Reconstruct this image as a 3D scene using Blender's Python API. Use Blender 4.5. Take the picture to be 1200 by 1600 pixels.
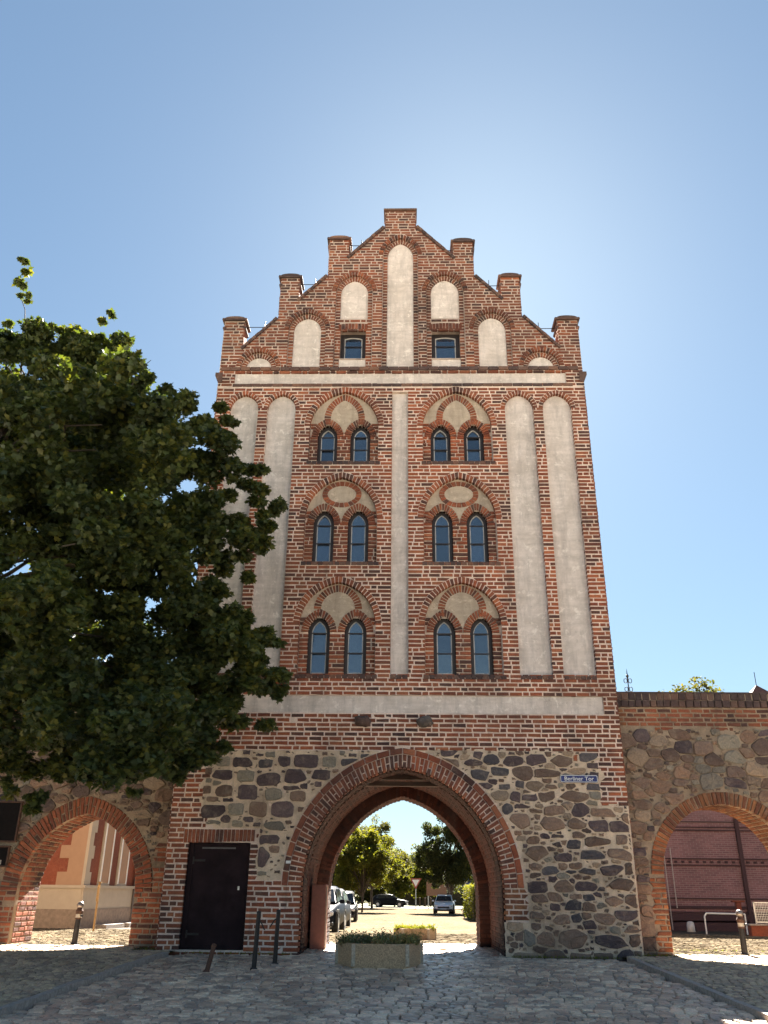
import bpy, bmesh, math, random
import numpy as np
from mathutils import Vector, Matrix
from math import radians, sin, cos, tan, pi, sqrt, acos, atan2

for o in list(bpy.data.objects):
    bpy.data.objects.remove(o)
SC = bpy.context.scene
COL = SC.collection
rng = np.random.default_rng(7)
random.seed(7)

# ------------------------------------------------------------------ camera
CAM = Vector((0.098, -18.6, 1.145))
PITCH, YAW, ROLL = 0.42862, -0.025838, 0.011643
def _axes():
    cp, sp, cy, sy = cos(PITCH), sin(PITCH), cos(YAW), sin(YAW)
    f = Vector((sy * cp, cy * cp, sp)); r = Vector((cy, -sy, 0)); u = r.cross(f)
    c, s = cos(ROLL), sin(ROLL)
    return c * r + s * u, -s * r + c * u, f
_r, _u, _f = _axes()
cd = bpy.data.cameras.new('camera'); cam = bpy.data.objects.new('camera', cd); COL.objects.link(cam)
cd.sensor_fit = 'VERTICAL'; cd.sensor_height = 36; cd.sensor_width = 27; cd.lens = 36 * 1302.1 / 1600
cd.clip_start = 0.1; cd.clip_end = 3000
cam.matrix_world = Matrix(((_r.x, _u.x, -_f.x, CAM.x), (_r.y, _u.y, -_f.y, CAM.y), (_r.z, _u.z, -_f.z, CAM.z), (0, 0, 0, 1)))
SC.camera = cam

# ------------------------------------------------------------------ light
SUN_AZ, SUN_EL = radians(6.3), radians(39.6)
w = bpy.data.worlds.new('World'); SC.world = w; w.use_nodes = True
nt = w.node_tree; nt.nodes.clear()
sky = nt.nodes.new('ShaderNodeTexSky'); sky.sky_type = 'NISHITA'; sky.sun_disc = False
sky.sun_elevation = SUN_EL; sky.sun_rotation = SUN_AZ
sky.air_density = 1.0; sky.dust_density = 0.30; sky.ozone_density = 1.0; sky.altitude = 50
bg = nt.nodes.new('ShaderNodeBackground'); bg.inputs['Strength'].default_value = 0.1
wo = nt.nodes.new('ShaderNodeOutputWorld')
# one response curve for the whole sky: s*c^0.8 rolled off at K, the same in every direction (the phone's highlight roll-off)
def vmath(op, a, b):
    n = nt.nodes.new('ShaderNodeVectorMath'); n.operation = op
    for i, v in enumerate((a, b)):
        if hasattr(v, 'links'): nt.links.new(v, n.inputs[i])
        else: n.inputs[i].default_value = v
    return n.outputs[0]
SKY_S, SKY_K = (.119, .140, .148), (1.62, 2.7, 4.05)
gm = nt.nodes.new('ShaderNodeGamma'); gm.inputs['Gamma'].default_value = .80; nt.links.new(sky.outputs[0], gm.inputs[0])
cs = vmath('MULTIPLY', gm.outputs[0], SKY_S)
nt.links.new(vmath('DIVIDE', vmath('MULTIPLY', cs, SKY_K), vmath('ADD', cs, SKY_K)), bg.inputs[0])
nt.links.new(bg.outputs[0], wo.inputs[0])
ld = bpy.data.lights.new('sun', 'SUN'); ld.energy = 3.8; ld.angle = radians(0.5); ld.color = (1.0, 0.93, 0.82)
sun = bpy.data.objects.new('sun', ld); COL.objects.link(sun)
sd = Vector((sin(SUN_AZ) * cos(SUN_EL), cos(SUN_AZ) * cos(SUN_EL), sin(SUN_EL)))
sun.rotation_euler = sd.to_track_quat('Z', 'Y').to_euler(); sun.location = (5, 40, 40)
SC.view_settings.view_transform = 'Standard'; SC.view_settings.look = 'None'
SC.view_settings.gamma = 1; SC.view_settings.use_curve_mapping = False
SC.view_settings.exposure = 4.0

# ------------------------------------------------------------------ helpers
def link(name, me, mat=None, parent=None, kind=None):
    o = bpy.data.objects.new(name, me); COL.objects.link(o)
    if mat is not None and me is not None and len(me.materials) == 0: me.materials.append(mat)
    if parent is not None:
        o.parent = parent; o.matrix_parent_inverse = Matrix.Translation(-Vector(parent.location))
    if kind: o['kind'] = kind
    return o
def tag(o, label=None, cat=None, group=None, kind=None):
    if label: o['label'] = label
    if cat: o['category'] = cat
    if group: o['group'] = group
    if kind: o['kind'] = kind
    return o
def thing(name, label, cat, loc=(0, 0, 0), group=None):
    o = bpy.data.objects.new(name, None); COL.objects.link(o); o.location = loc; o.empty_display_size = .3
    return tag(o, label, cat, group)
def mesh_np(name, V, F):
    """V (n,3) array, F list of (m,k) index arrays"""
    me = bpy.data.meshes.new(name)
    V = np.asarray(V, np.float32); me.vertices.add(len(V)); me.vertices.foreach_set('co', V.ravel())
    F = [np.asarray(f, np.int32) for f in F if len(f)]
    loops = np.concatenate([f.ravel() for f in F]); sizes = np.concatenate([np.full(len(f), f.shape[1], np.int32) for f in F])
    starts = np.concatenate([[0], np.cumsum(sizes)[:-1]]).astype(np.int32)
    me.loops.add(len(loops)); me.loops.foreach_set('vertex_index', loops)
    me.polygons.add(len(sizes)); me.polygons.foreach_set('loop_start', starts)
    me.polygons.foreach_set('use_smooth', np.zeros(len(sizes), bool))
    me.update(calc_edges=True); me.validate()
    return me
def mesh_py(name, V, F, smooth=False):
    me = bpy.data.meshes.new(name); me.from_pydata([tuple(v) for v in V], [], [tuple(f) for f in F]); me.update()
    bm = bmesh.new(); bm.from_mesh(me); bmesh.ops.recalc_face_normals(bm, faces=bm.faces); bm.to_mesh(me); bm.free()
    if smooth: me.polygons.foreach_set('use_smooth', [True] * len(me.polygons))
    return me
class MB:
    """bmesh collector"""
    def __init__(s): s.bm = bmesh.new()
    def box(s, c, d, rz=0, bev=0, M=None):
        r = bmesh.ops.create_cube(s.bm, size=1)
        vs = r['verts']; m = Matrix.Translation(c) @ Matrix.Rotation(rz, 4, 'Z') @ Matrix.Diagonal((d[0], d[1], d[2], 1))
        if M: m = M @ m
        bmesh.ops.transform(s.bm, matrix=m, verts=vs)
        if bev:
            es = list({e for v in vs for e in v.link_edges})
            bmesh.ops.bevel(s.bm, geom=es, offset=bev, segments=1, affect='EDGES', clamp_overlap=True)
        return s
    def cyl(s, p0, p1, r0, r1=None, seg=12, caps=True):
        p0, p1 = Vector(p0), Vector(p1); r1 = r0 if r1 is None else r1
        d = p1 - p0; q = d.to_track_quat('Z', 'Y').to_matrix().to_4x4()
        m = Matrix.Translation((p0 + p1) / 2) @ q
        bmesh.ops.create_cone(s.bm, cap_ends=caps, segments=seg, radius1=r0, radius2=r1, depth=d.length, matrix=m)
        return s
    def sph(s, c, r, sc=(1, 1, 1), u=12, v=8):
        m = Matrix.Translation(c) @ Matrix.Diagonal((sc[0], sc[1], sc[2], 1))
        bmesh.ops.create_uvsphere(s.bm, u_segments=u, v_segments=v, radius=r, matrix=m); return s
    def tube(s, pts, r, seg=6):
        for a, b in zip(pts[:-1], pts[1:]): s.cyl(a, b, r, seg=seg)
        return s
    def prism(s, poly, y0, y1, axis='y'):
        f = lambda p, t: (p[0], t, p[1]) if axis == 'y' else ((t, p[0], p[1]) if axis == 'x' else (p[0], p[1], t))
        a = [s.bm.verts.new(f(p, y0)) for p in poly]; b = [s.bm.verts.new(f(p, y1)) for p in poly]
        n = len(poly); s.bm.faces.new(a); s.bm.faces.new(b[::-1])
        for i in range(n): s.bm.faces.new((a[i], b[i], b[(i + 1) % n], a[(i + 1) % n]))
        return s
    def face(s, pts):
        s.bm.faces.new([s.bm.verts.new(p) for p in pts]); return s
    def mesh(s, name, smooth=False):
        bmesh.ops.recalc_face_normals(s.bm, faces=s.bm.faces)
        me = bpy.data.meshes.new(name); s.bm.to_mesh(me); s.bm.free()
        if smooth: me.polygons.foreach_set('use_smooth', [True] * len(me.polygons))
        return me
    def build(s, name, mat, parent=None, kind=None, smooth=False):
        return link(name, s.mesh(name, smooth), mat, parent, kind)

def slab(name, outline, holes, y0, y1):
    """solid wall slab with holes between y0 (front) and y1 (back)"""
    cu = bpy.data.curves.new(name, 'CURVE'); cu.dimensions = '2D'; cu.fill_mode = 'BOTH'; cu.extrude = (y1 - y0) / 2
    for poly in [outline] + list(holes):
        sp = cu.splines.new('POLY'); sp.points.add(len(poly) - 1); sp.use_cyclic_u = True
        for p, (x, z) in zip(sp.points, poly): p.co = (x, z, 0, 1)
    o = bpy.data.objects.new(name, cu); COL.objects.link(o)
    dg = bpy.context.evaluated_depsgraph_get(); dg.update()
    me = bpy.data.meshes.new_from_object(o.evaluated_get(dg))
    bpy.data.objects.remove(o); bpy.data.curves.remove(cu)
    me.transform(Matrix.Translation((0, (y0 + y1) / 2, 0)) @ Matrix.Rotation(pi / 2, 4, 'X'))
    me.name = name; me.materials.clear()
    return me

# pointed arches --------------------------------------------------------------
def arch_c(a, rise): return max((rise * rise - a * a) / (2 * a), 0.0)
class Arch:
    def __init__(s, cx, base, spring, a, rise, t=0.0):
        s.cx, s.base, s.spring, s.a, s.rise, s.t = cx, base, spring, a, rise, t
        s.c = arch_c(a, rise); s.R = a + s.c; s.apex = spring + sqrt(max(s.R ** 2 - s.c ** 2, 0))
    def inside(s, x, z, ex=0, exj=0):
        dx = np.abs(x - s.cx)
        low = (z <= s.spring) & (z > s.base) & (dx < s.a + exj)
        up = (z > s.spring) & ((dx + s.c) ** 2 + (z - s.spring) ** 2 < (s.R + ex) ** 2)
        return low | up
    def poly(s, ex=0, n=9, base=None):
        b = s.base if base is None else base
        R = s.R + ex; th = acos(min(1, s.c / R))
        right = [(s.cx - s.c + R * cos(th * i / n), s.spring + R * sin(th * i / n)) for i in range(n + 1)]
        left = [(2 * s.cx - x, z) for x, z in right[::-1][1:]]
        return [(s.cx - s.a - ex, b), (s.cx + s.a + ex, b)] + right + left
    def profile(s, z0=None):
        """polyline from left foot over apex to right foot (for tunnels)"""
        p = s.poly(0, 24, base=s.base if z0 is None else z0)
        return [p[1]] + p[2:] + [p[0]]

class Bricks:
    """collects quads in (u,v) with face height n and depth; chamfered front"""
    def __init__(s): s.Q = []; s.N = []; s.D = []
    def add(s, quad, n=0.0, d=.05): s.Q.append(quad); s.N.append(n); s.D.append(d)
    def arrays(s, ch=.005, jit=.0025):
        Q = np.array(s.Q, float); n = np.array(s.N)[:, None]; d = np.array(s.D)[:, None]
        Q = Q + rng.normal(0, jit * .5, Q.shape)
        n = n + rng.normal(0, jit, n.shape)
        c = Q.mean(1, keepdims=True); sz = np.abs(Q - c).max(1, keepdims=True)
        inner = c + (Q - c) * np.clip(1 - ch / np.maximum(sz, 1e-4), .3, 1)
        one = np.ones((1, 4))
        P = np.concatenate([np.concatenate([Q, Q, inner], 1), np.concatenate([(n - d) * one, (n - ch) * one, n * one + rng.normal(0, .0015, Q.shape[:2])], 1)[..., None]], 2)
        return P  # (N,12,3) u,v,n
    def mesh(s, name, mapf, ch=.005, jit=.0025):
        P = s.arrays(ch, jit); N = len(P)
        X = mapf(P[..., 0].ravel(), P[..., 1].ravel(), P[..., 2].ravel())
        base = (np.arange(N) * 12)[:, None, None]
        f = [[8, 9, 10, 11]]
        for i in range(4):
            j = (i + 1) % 4
            f.append([4 + i, 4 + j, 8 + j, 8 + i]); f.append([i, j, 4 + j, 4 + i])
        F = (np.array(f)[None] + base).reshape(-1, 4)
        return mesh_np(name, X, [F])
def facade_map(y=0.0):
    return lambda u, v, n: np.stack([u, y - n, v], 1)

def intervals(mask, xs):
    m = np.concatenate([[False], mask, [False]]).astype(int); d = np.diff(m)
    return [(xs[a], xs[b - 1]) for a, b in zip(np.where(d == 1)[0], np.where(d == -1)[0])]
def fill_rows(B, inside, x0, x1, z0, z1, pitch=.1, joint=.030, n=0, d=.05, seq=(.265, .265, .125), seed=0, minlen=.05, rects=None, wob=.002):
    r = random.Random(seed); xs = np.arange(x0, x1 + .005, .01); row = 0
    z = z0
    while z + pitch * .7 < z1:
        lo, hi = z + joint / 2, min(z + pitch, z1) - joint / 2
        mid = intervals(inside(xs, np.full_like(xs, (lo + hi) / 2)), xs)
        L = intervals(inside(xs, np.full_like(xs, lo)), xs); H = intervals(inside(xs, np.full_like(xs, hi)), xs)
        def near(lst, a, k):
            c = [t[k] for t in lst if abs(t[k] - a) < .09]
            return min(c, key=lambda t: abs(t - a)) if c else a
        off = r.random() * .6; k0 = r.randrange(3)
        for a, b in mid:
            if b - a < minlen: continue
            al, ah, bl, bh = near(L, a, 0), near(H, a, 0), near(L, b, 1), near(H, b, 1)
            # cuts on a global bond grid so that neighbours line up
            cuts = []; x = x0 - off; k = k0
            while x < b:
                x += seq[k % len(seq)] * (1 + r.uniform(-.05, .05)) + joint; k += 1
                if a + .06 < x < b - .06: cuts.append(x)
            e = [a] + cuts + [b]
            for i in range(len(e) - 1):
                xa, xb = e[i] + (joint / 2 if i else 0), e[i + 1] - (joint / 2 if i < len(e) - 2 else 0)
                q0, q1 = (al, ah) if i == 0 else (xa, xa); q2, q3 = (bh, bl) if i == len(e) - 2 else (xb, xb)
                dz = r.uniform(-wob, wob)
                B.add([(q0, lo + dz), (q3, lo + dz), (q2, hi + dz), (q1, hi + dz)], n, d)
                if rects is not None and i not in (0, len(e) - 2): rects.append(((xa + xb) / 2, (lo + hi) / 2, xb - xa, hi - lo, len(B.Q) - 1))
        z += pitch; row += 1
def ring(B, A, t, pitch=.095, joint=.023, n=0, d=.13, split=None, off=0.0, seed=0):
    """voussoirs of thickness t outside arch A (offset outwards by off)"""
    r = random.Random(seed)
    R0, R1 = A.R + off, A.R + off + t
    th0, th1 = acos(min(1, A.c / R0)), acos(min(1, A.c / R1))
    nn = max(3, int(round(R1 * th1 / pitch)))
    for sgn in (1, -1):
        for i in range(nn):
            g = joint / 2
            def P(R, th, k, gg):
                ang = th * k / nn + gg / R
                return (A.cx + sgn * (-A.c + R * cos(ang)), A.spring + R * sin(ang))
            parts = [(0, 1)]
            if split: parts = [(0, .5), (.5, 1)] if (i + (0 if sgn > 0 else 1)) % 2 == split - 1 else [(0, 1)]
            for f0, f1 in parts:
                Ra, Rb = R0 + (R1 - R0) * f0 + (g if f0 else 0), R0 + (R1 - R0) * f1 - (g if f1 < 1 else 0)
                ta, tb = th0 + (th1 - th0) * f0, th0 + (th1 - th0) * f1
                q = [P(Ra, ta, i, g), P(Rb, tb, i, g), P(Rb, tb, i + 1, -g), P(Ra, ta, i + 1, -g)]
                if sgn < 0: q = q[::-1]
                B.add(q, n + r.uniform(-.004, .004), d)
def tunnel_map(profile, y0):
    P = np.array(profile); seg = np.diff(P, axis=0); L = np.hypot(seg[:, 0], seg[:, 1]); S = np.concatenate([[0], np.cumsum(L)])
    nrm = np.stack([-seg[:, 1], seg[:, 0]], 1) / np.maximum(L, 1e-9)[:, None]   # pointing into the opening for right->left profile
    def f(u, v, n):
        k = np.clip(np.searchsorted(S, v, 'right') - 1, 0, len(L) - 1); tt = (v - S[k]) / np.maximum(L[k], 1e-9)
        p = P[k] + seg[k] * tt[:, None] + nrm[k] * n[:, None]
        return np.stack([p[:, 0], y0 + u, p[:, 1]], 1)
    return f, S[-1]

# ------------------------------------------------------------------ materials
def new_mat(name):
    m = bpy.data.materials.new(name); m.use_nodes = True; n = m.node_tree.nodes; n.clear()
    out = n.new('ShaderNodeOutputMaterial'); b = n.new('ShaderNodeBsdfPrincipled'); m.node_tree.links.new(b.outputs[0], out.inputs[0])
    return m, m.node_tree, b
def N(t, typ, **k):
    n = t.nodes.new(typ)
    for a, v in k.items():
        if a in n.inputs: n.inputs[a].default_value = v
        else: setattr(n, a, v)
    return n
def noise(t, scale, detail=4, rough=.6, vec=None, dist=0):
    n = N(t, 'ShaderNodeTexNoise'); n.inputs['Scale'].default_value = scale; n.inputs['Detail'].default_value = detail; n.inputs['Roughness'].default_value = rough
    n.inputs['Distortion'].default_value = dist
    if vec is None:
        g = N(t, 'ShaderNodeNewGeometry'); vec = g.outputs['Position']
    t.links.new(vec, n.inputs['Vector']); return n.outputs['Fac']
def ramp(t, fac, stops, interp='LINEAR'):
    r = N(t, 'ShaderNodeValToRGB'); cr = r.color_ramp; cr.interpolation = interp
    while len(cr.elements) < len(stops): cr.elements.new(.5)
    for e, (p, c) in zip(cr.elements, stops): e.position = p; e.color = (c[0], c[1], c[2], 1) if not isinstance(c, (int, float)) else (c, c, c, 1)
    t.links.new(fac, r.inputs[0]); return r.outputs[0]
def mix(t, a, b, fac, blend='MIX'):
    m = N(t, 'ShaderNodeMix'); m.data_type = 'RGBA'; m.blend_type = blend
    for sock, v in ((m.inputs[0], fac), (m.inputs[6], a), (m.inputs[7], b)):
        if hasattr(v, 'links'): t.links.new(v, sock)
        elif isinstance(v, (int, float)): sock.default_value = v
        else: sock.default_value = (v[0], v[1], v[2], 1)
    return m.outputs[2]
def math_(t, op, a, b=0.0):
    m = N(t, 'ShaderNodeMath'); m.operation = op
    for i, v in enumerate((a, b)):
        if hasattr(v, 'links'): t.links.new(v, m.inputs[i])
        else: m.inputs[i].default_value = v
    return m.outputs[0]
def bump(t, b, h, strength=.3, dist=.01):
    n = N(t, 'ShaderNodeBump'); n.inputs['Strength'].default_value = strength; n.inputs['Distance'].default_value = dist
    t.links.new(h, n.inputs['Height']); t.links.new(n.outputs[0], b.inputs['Normal'])
def rnd(t):
    g = N(t, 'ShaderNodeNewGeometry'); o = N(t, 'ShaderNodeObjectInfo')
    return math_(t, 'FRACT', math_(t, 'ADD', g.outputs['Random Per Island'], o.outputs['Random']))
def pos(t): return N(t, 'ShaderNodeNewGeometry').outputs['Position']
def scaled(t, sx, sy, sz):
    m = N(t, 'ShaderNodeMapping'); t.links.new(pos(t), m.inputs[0]); m.inputs['Scale'].default_value = (sx, sy, sz); return m.outputs[0]

def brick_mat(name, pal, grime=.5, wash=.35, washcol=(.50, .38, .29)):
    m, t, b = new_mat(name); r = rnd(t)
    k = len(pal); c = ramp(t, r, [(i / k, p) for i, p in enumerate(pal)], 'CONSTANT')
    c = mix(t, c, ramp(t, noise(t, 24, 5), [(.3, (.55,) * 3), (.7, (1.3,) * 3)]), .55, 'MULTIPLY')
    # lime wash and mortar smears, soot patches
    ws = ramp(t, noise(t, 9, 6, .75), [(.52, 0), (.72, 1)])
    c = mix(t, c, washcol, math_(t, 'MULTIPLY', ws, wash))
    gr = ramp(t, noise(t, .55, 5, .65, dist=.6), [(.47, 0), (.72, 1)])
    c = mix(t, c, (.045, .032, .03), math_(t, 'MULTIPLY', gr, grime))
    # repairs in a paler or redder batch, runoff streaks
    c = mix(t, c, ramp(t, noise(t, .33, 3, .5, dist=1.0), [(.36, (.78, .80, .84)), (.48, (1, 1, 1)), (.60, (1.22, 1.08, .98))]), 1, 'MULTIPLY')
    stv = scaled(t, 3.2, 3.2, .22)
    c = mix(t, c, (.07, .05, .045), math_(t, 'MULTIPLY', ramp(t, noise(t, 1.0, 5, .65, vec=stv), [(.56, 0), (.74, 1)]), grime * .9))
    t.links.new(c, b.inputs['Base Color']); b.inputs['Roughness'].default_value = .88; b.inputs['Specular IOR Level'].default_value = .25
    bump(t, b, noise(t, 70, 5, .7), .5, .006)
    return m
PAL = [(0.263, 0.084, 0.047), (0.21, 0.065, 0.036), (0.316, 0.107, 0.056), (0.232, 0.077, 0.044), (0.173, 0.059, 0.039), (0.285, 0.091, 0.049), (0.116, 0.052, 0.039), (0.348, 0.124, 0.063), (0.221, 0.07, 0.039), (0.19, 0.07, 0.044), (0.09, 0.045, 0.038), (0.273, 0.089, 0.044)]
M_BRICK = brick_mat('brick_red', PAL, .5, .22)
M_GABLE = brick_mat('brick_weathered', [(c[0] * .74, c[1] * .78, c[2] * .82) for c in PAL], .6, .25)
M_DARKB = brick_mat('brick_sooty', [(.10, .065, .06), (.075, .05, .048), (.14, .085, .07), (.09, .06, .055), (.17, .10, .075)], .4, .25, (.28, .24, .20))
M_ORANGE = brick_mat('brick_orange', [(0.331, 0.122, 0.047), (0.274, 0.094, 0.04), (0.36, 0.151, 0.065), (0.238, 0.086, 0.043), (0.302, 0.115, 0.05), (0.194, 0.072, 0.04)], .75, .5)
M_SOFFIT = brick_mat('brick_soffit_shaded', [(c[0] * .15, c[1] * .145, c[2] * .18) for c in PAL], .6, .05, (.10, .07, .055))  # wall brick palette darkened, the passage's shade put into the colour

def mortar_mat(name, col, dark=.5, sc=3.0, high=False):
    m, t, b = new_mat(name)
    c = ramp(t, noise(t, sc, 7, .7), [(.3, [x * dark for x in col]), (.55, col), (.8, [min(1, x * 1.15) for x in col])])
    c = mix(t, c, ramp(t, noise(t, 60, 4, .7), [(.3, (.65,) * 3), (.7, (1.15,) * 3)]), .7, 'MULTIPLY')
    stv = scaled(t, 3.2, 3.2, .22)
    c = mix(t, c, (.45, .43, .42), math_(t, 'MULTIPLY', ramp(t, noise(t, 1.0, 5, .65, vec=stv), [(.55, 0), (.72, 1)]), .6), 'MULTIPLY')
    c = mix(t, c, (.42, .38, .36), math_(t, 'MULTIPLY', ramp(t, noise(t, .55, 5, .65, dist=.6), [(.48, 0), (.7, 1)]), .7), 'MULTIPLY')
    if high:      # soot and lichen on the exposed gable
        sp = N(t, 'ShaderNodeSeparateXYZ'); t.links.new(pos(t), sp.inputs[0])
        g = math_(t, 'ADD', math_(t, 'MULTIPLY', math_(t, 'SUBTRACT', sp.outputs[2], 13.2), .5), math_(t, 'MULTIPLY', math_(t, 'SUBTRACT', noise(t, .8, 5), .5), 2.0))
        c = mix(t, c, (.60, .60, .60), math_(t, 'MULTIPLY', ramp(t, g, [(0, 0), (.6, 1)]), .9), 'MULTIPLY')
    t.links.new(c, b.inputs['Base Color']); b.inputs['Roughness'].default_value = .95; b.inputs['Specular IOR Level'].default_value = .15
    h = math_(t, 'ADD', noise(t, 18, 6, .7), math_(t, 'MULTIPLY', noise(t, 90, 3), .4)); bump(t, b, h, .8, .02)
    return m
M_MORTAR = mortar_mat('mortar_pale', (.82, .66, .56), .85, 3.0, True)
M_MORTAR_D = mortar_mat('mortar_dark', (.085, .06, .05), .6)  # mortar of the passage, its shade painted into the colour as well
M_MORTAR_S = mortar_mat('mortar_tan', (.76, .60, .45), .6, 2.4)
M_RUBBLE = mortar_mat('mortar_rubble', (.42, .32, .23), .5, 2.2)

def plaster_mat(name, col, stain):
    m, t, b = new_mat(name)
    c = mix(t, col, stain, ramp(t, noise(t, 1.6, 7, .72, dist=.8), [(.42, 0), (.66, 1)]))
    v = scaled(t, 5, 5, .8)
    c = mix(t, c, [x * .62 for x in col], math_(t, 'MULTIPLY', ramp(t, noise(t, 1.0, 6, .7, vec=v), [(.47, 0), (.68, 1)]), .75))
    c = mix(t, c, [min(.85, x * 1.28) for x in col], math_(t, 'MULTIPLY', ramp(t, noise(t, 5.5, 8, .78, dist=.4), [(.55, 0), (.63, 1)]), .75))
    c = mix(t, c, [x * .5 for x in col], math_(t, 'MULTIPLY', ramp(t, noise(t, 14, 6, .8), [(.58, 0), (.7, 1)]), .7))
    c = mix(t, c, [x * .45 for x in col], math_(t, 'MULTIPLY', ramp(t, noise(t, .9, 8, .8, dist=1.4), [(.495, 0), (.5, 1), (.505, 0)]), .35))
    vh = scaled(t, 1.2, 1.2, 9)
    c = mix(t, c, ramp(t, noise(t, 1.0, 5, .7, vec=vh), [(.35, (.80,) * 3), (.65, (1.06,) * 3)]), .6, 'MULTIPLY')
    t.links.new(c, b.inputs['Base Color']); b.inputs['Roughness'].default_value = .93; b.inputs['Specular IOR Level'].default_value = .15
    h = math_(t, 'ADD', noise(t, 9, 7, .7), math_(t, 'MULTIPLY', noise(t, 55, 4), .3)); bump(t, b, h, .55, .02)
    return m
M_PLASTER = plaster_mat('plaster_old_white', (.69, .61, .56), (.53, .46, .41))
M_PLASTER_W = plaster_mat('plaster_warm_cream', (.50, .41, .32), (.39, .315, .24))

def stone_mat():
    m, t, b = new_mat('fieldstone'); oi = N(t, 'ShaderNodeObjectInfo')
    tc = N(t, 'ShaderNodeNewGeometry').outputs['Position']
    r = rnd(t)
    c = mix(t, oi.outputs['Color'], ramp(t, r, [(0, (.72, .70, .72)), (.5, (1.0, 1.0, 1.0)), (1, (1.3, 1.25, 1.18))]), 1, 'MULTIPLY')
    c = mix(t, c, ramp(t, noise(t, 30, 6, .75), [(.3, (.55,) * 3), (.52, (1, 1, 1)), (.72, (1.7, 1.6, 1.5))]), .75, 'MULTIPLY')
    c = mix(t, c, (.36, .29, .22), math_(t, 'MULTIPLY', ramp(t, noise(t, 5, 7, .75), [(.5, 0), (.7, 1)]), .45))
    t.links.new(c, b.inputs['Base Color']); b.inputs['Roughness'].default_value = .82; b.inputs['Specular IOR Level'].default_value = .3
    h = math_(t, 'ADD', noise(t, 12, 6, .7), math_(t, 'MULTIPLY', noise(t, 80, 4, .7), .35)); bump(t, b, h, .7, .025)
    return m
M_STONE = stone_mat()
TONE = {'d': (.085, .062, .066), 'd2': (.075, .068, .075), 'g': (.19, .17, .14), 'b': (.165, .112, .086), 'w': (.20, .128, .092), 'x': (.125, .085, .070), 't': (.27, .20, .145), 'r': (.36, .12, .06), 'k': (.05, .04, .045)}

def simple(name, col, rough=.6, metal=0, spec=.5, var=.25, scale=12, bmp=.15, coat=0):
    m, t, b = new_mat(name)
    c = ramp(t, noise(t, scale, 5, .65), [(.3, [x * (1 - var) for x in col]), (.7, [min(1, x * (1 + var)) for x in col])])
    t.links.new(c, b.inputs['Base Color']); b.inputs['Roughness'].default_value = rough; b.inputs['Metallic'].default_value = metal
    b.inputs['Specular IOR Level'].default_value = spec; b.inputs['Coat Weight'].default_value = coat
    if bmp: bump(t, b, noise(t, scale * 5, 4), bmp, .01)
    return m
M_FRAME = simple('painted_frame_dark', (.018, .012, .012), .55)
M_LEAD = simple('frame_bead_pale', (.42, .40, .38), .5)
M_DOOR = simple('door_steel_dark', (.020, .012, .014), .85, 0, .12, .35, 3, .4)
M_IRON = simple('iron_dark', (.02, .018, .018), .5, .4)
M_RUST = simple('iron_rusty', (.09, .045, .03), .75, .1, .4, .4, 14)
M_WHITE = simple('paint_white', (.75, .74, .72), .5, bmp=0, var=.05)
M_WOOD = simple('old_timber', (.06, .035, .025), .85, scale=6)
M_CABINET = simple('cabinet_brown', (.17, .065, .045), .6, var=.2)
M_SIGNBLUE = simple('enamel_blue', (.012, .018, .13), .25, bmp=0, var=.05)
M_ROOF = simple('roof_tile_dark', (.10, .045, .035), .85, scale=5)
M_CONC = simple('concrete_aggregate', (.40, .285, .175), .95, var=.55, scale=45, bmp=.6)
M_KERB = simple('kerb_granite', (.34, .29, .25), .85, var=.35, scale=20, bmp=.5)
M_BOARD = simple('board_black', (.010, .008, .008), .8, 0, .1, var=.2)
def glass_mat(name, col, rough=.06, spec=1.0, ior=1.9):
    m, t, b = new_mat(name)
    t.links.new(ramp(t, N(t, 'ShaderNodeObjectInfo').outputs['Random'], [(0, [x * .4 for x in col]), (1, [x * 2.4 for x in col])]), b.inputs['Base Color']); b.inputs['Roughness'].default_value = rough; b.inputs['IOR'].default_value = ior
    bump(t, b, noise(t, 3.5, 3), .16, .03); return m
M_GLASS = glass_mat('window_glass', (.012, .022, .04), .05, 1, 2.3)
M_CARGLASS = glass_mat('car_glass', (.012, .014, .016), .04, 1, 1.6)

def cobble_mat(name, pal, rough0=.22, rough1=.50, spec=.6):
    m, t, b = new_mat(name); r = rnd(t); k = len(pal)
    c = ramp(t, r, [(i / k, p) for i, p in enumerate(pal)], 'CONSTANT')
    c = mix(t, c, ramp(t, noise(t, 40, 5, .7), [(.3, (.55,) * 3), (.7, (1.4,) * 3)]), .7, 'MULTIPLY')
    # worn tracks, damp and dirty patches, a little moss
    c = mix(t, c, ramp(t, noise(t, .45, 6, .7, dist=.8), [(.34, (.62, .60, .58)), (.5, (1, 1, 1)), (.66, (1.22, 1.18, 1.12))]), 1, 'MULTIPLY')
    c = mix(t, c, (.10, .095, .04), math_(t, 'MULTIPLY', ramp(t, noise(t, 1.7, 7, .75), [(.56, 0), (.74, 1)]), .45))
    t.links.new(c, b.inputs['Base Color'])
    t.links.new(ramp(t, noise(t, 5, 4), [(.3, rough0), (.7, rough1)]), b.inputs['Roughness']); b.inputs['Specular IOR Level'].default_value = spec
    bump(t, b, noise(t, 35, 5, .65), .5, .012); return m
M_SETT = cobble_mat('sett_granite', [(.47, .355, .27), (.57, .435, .325), (.32, .25, .20), (.66, .505, .37), (.51, .385, .29), (.39, .30, .235), (.72, .56, .41)])
M_COBBLE = cobble_mat('cobble_fieldstone', [(.42, .315, .225), (.48, .365, .25), (.31, .235, .18), (.54, .41, .27), (.44, .335, .24), (.36, .275, .205)], .75, .95, .15)
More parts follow.
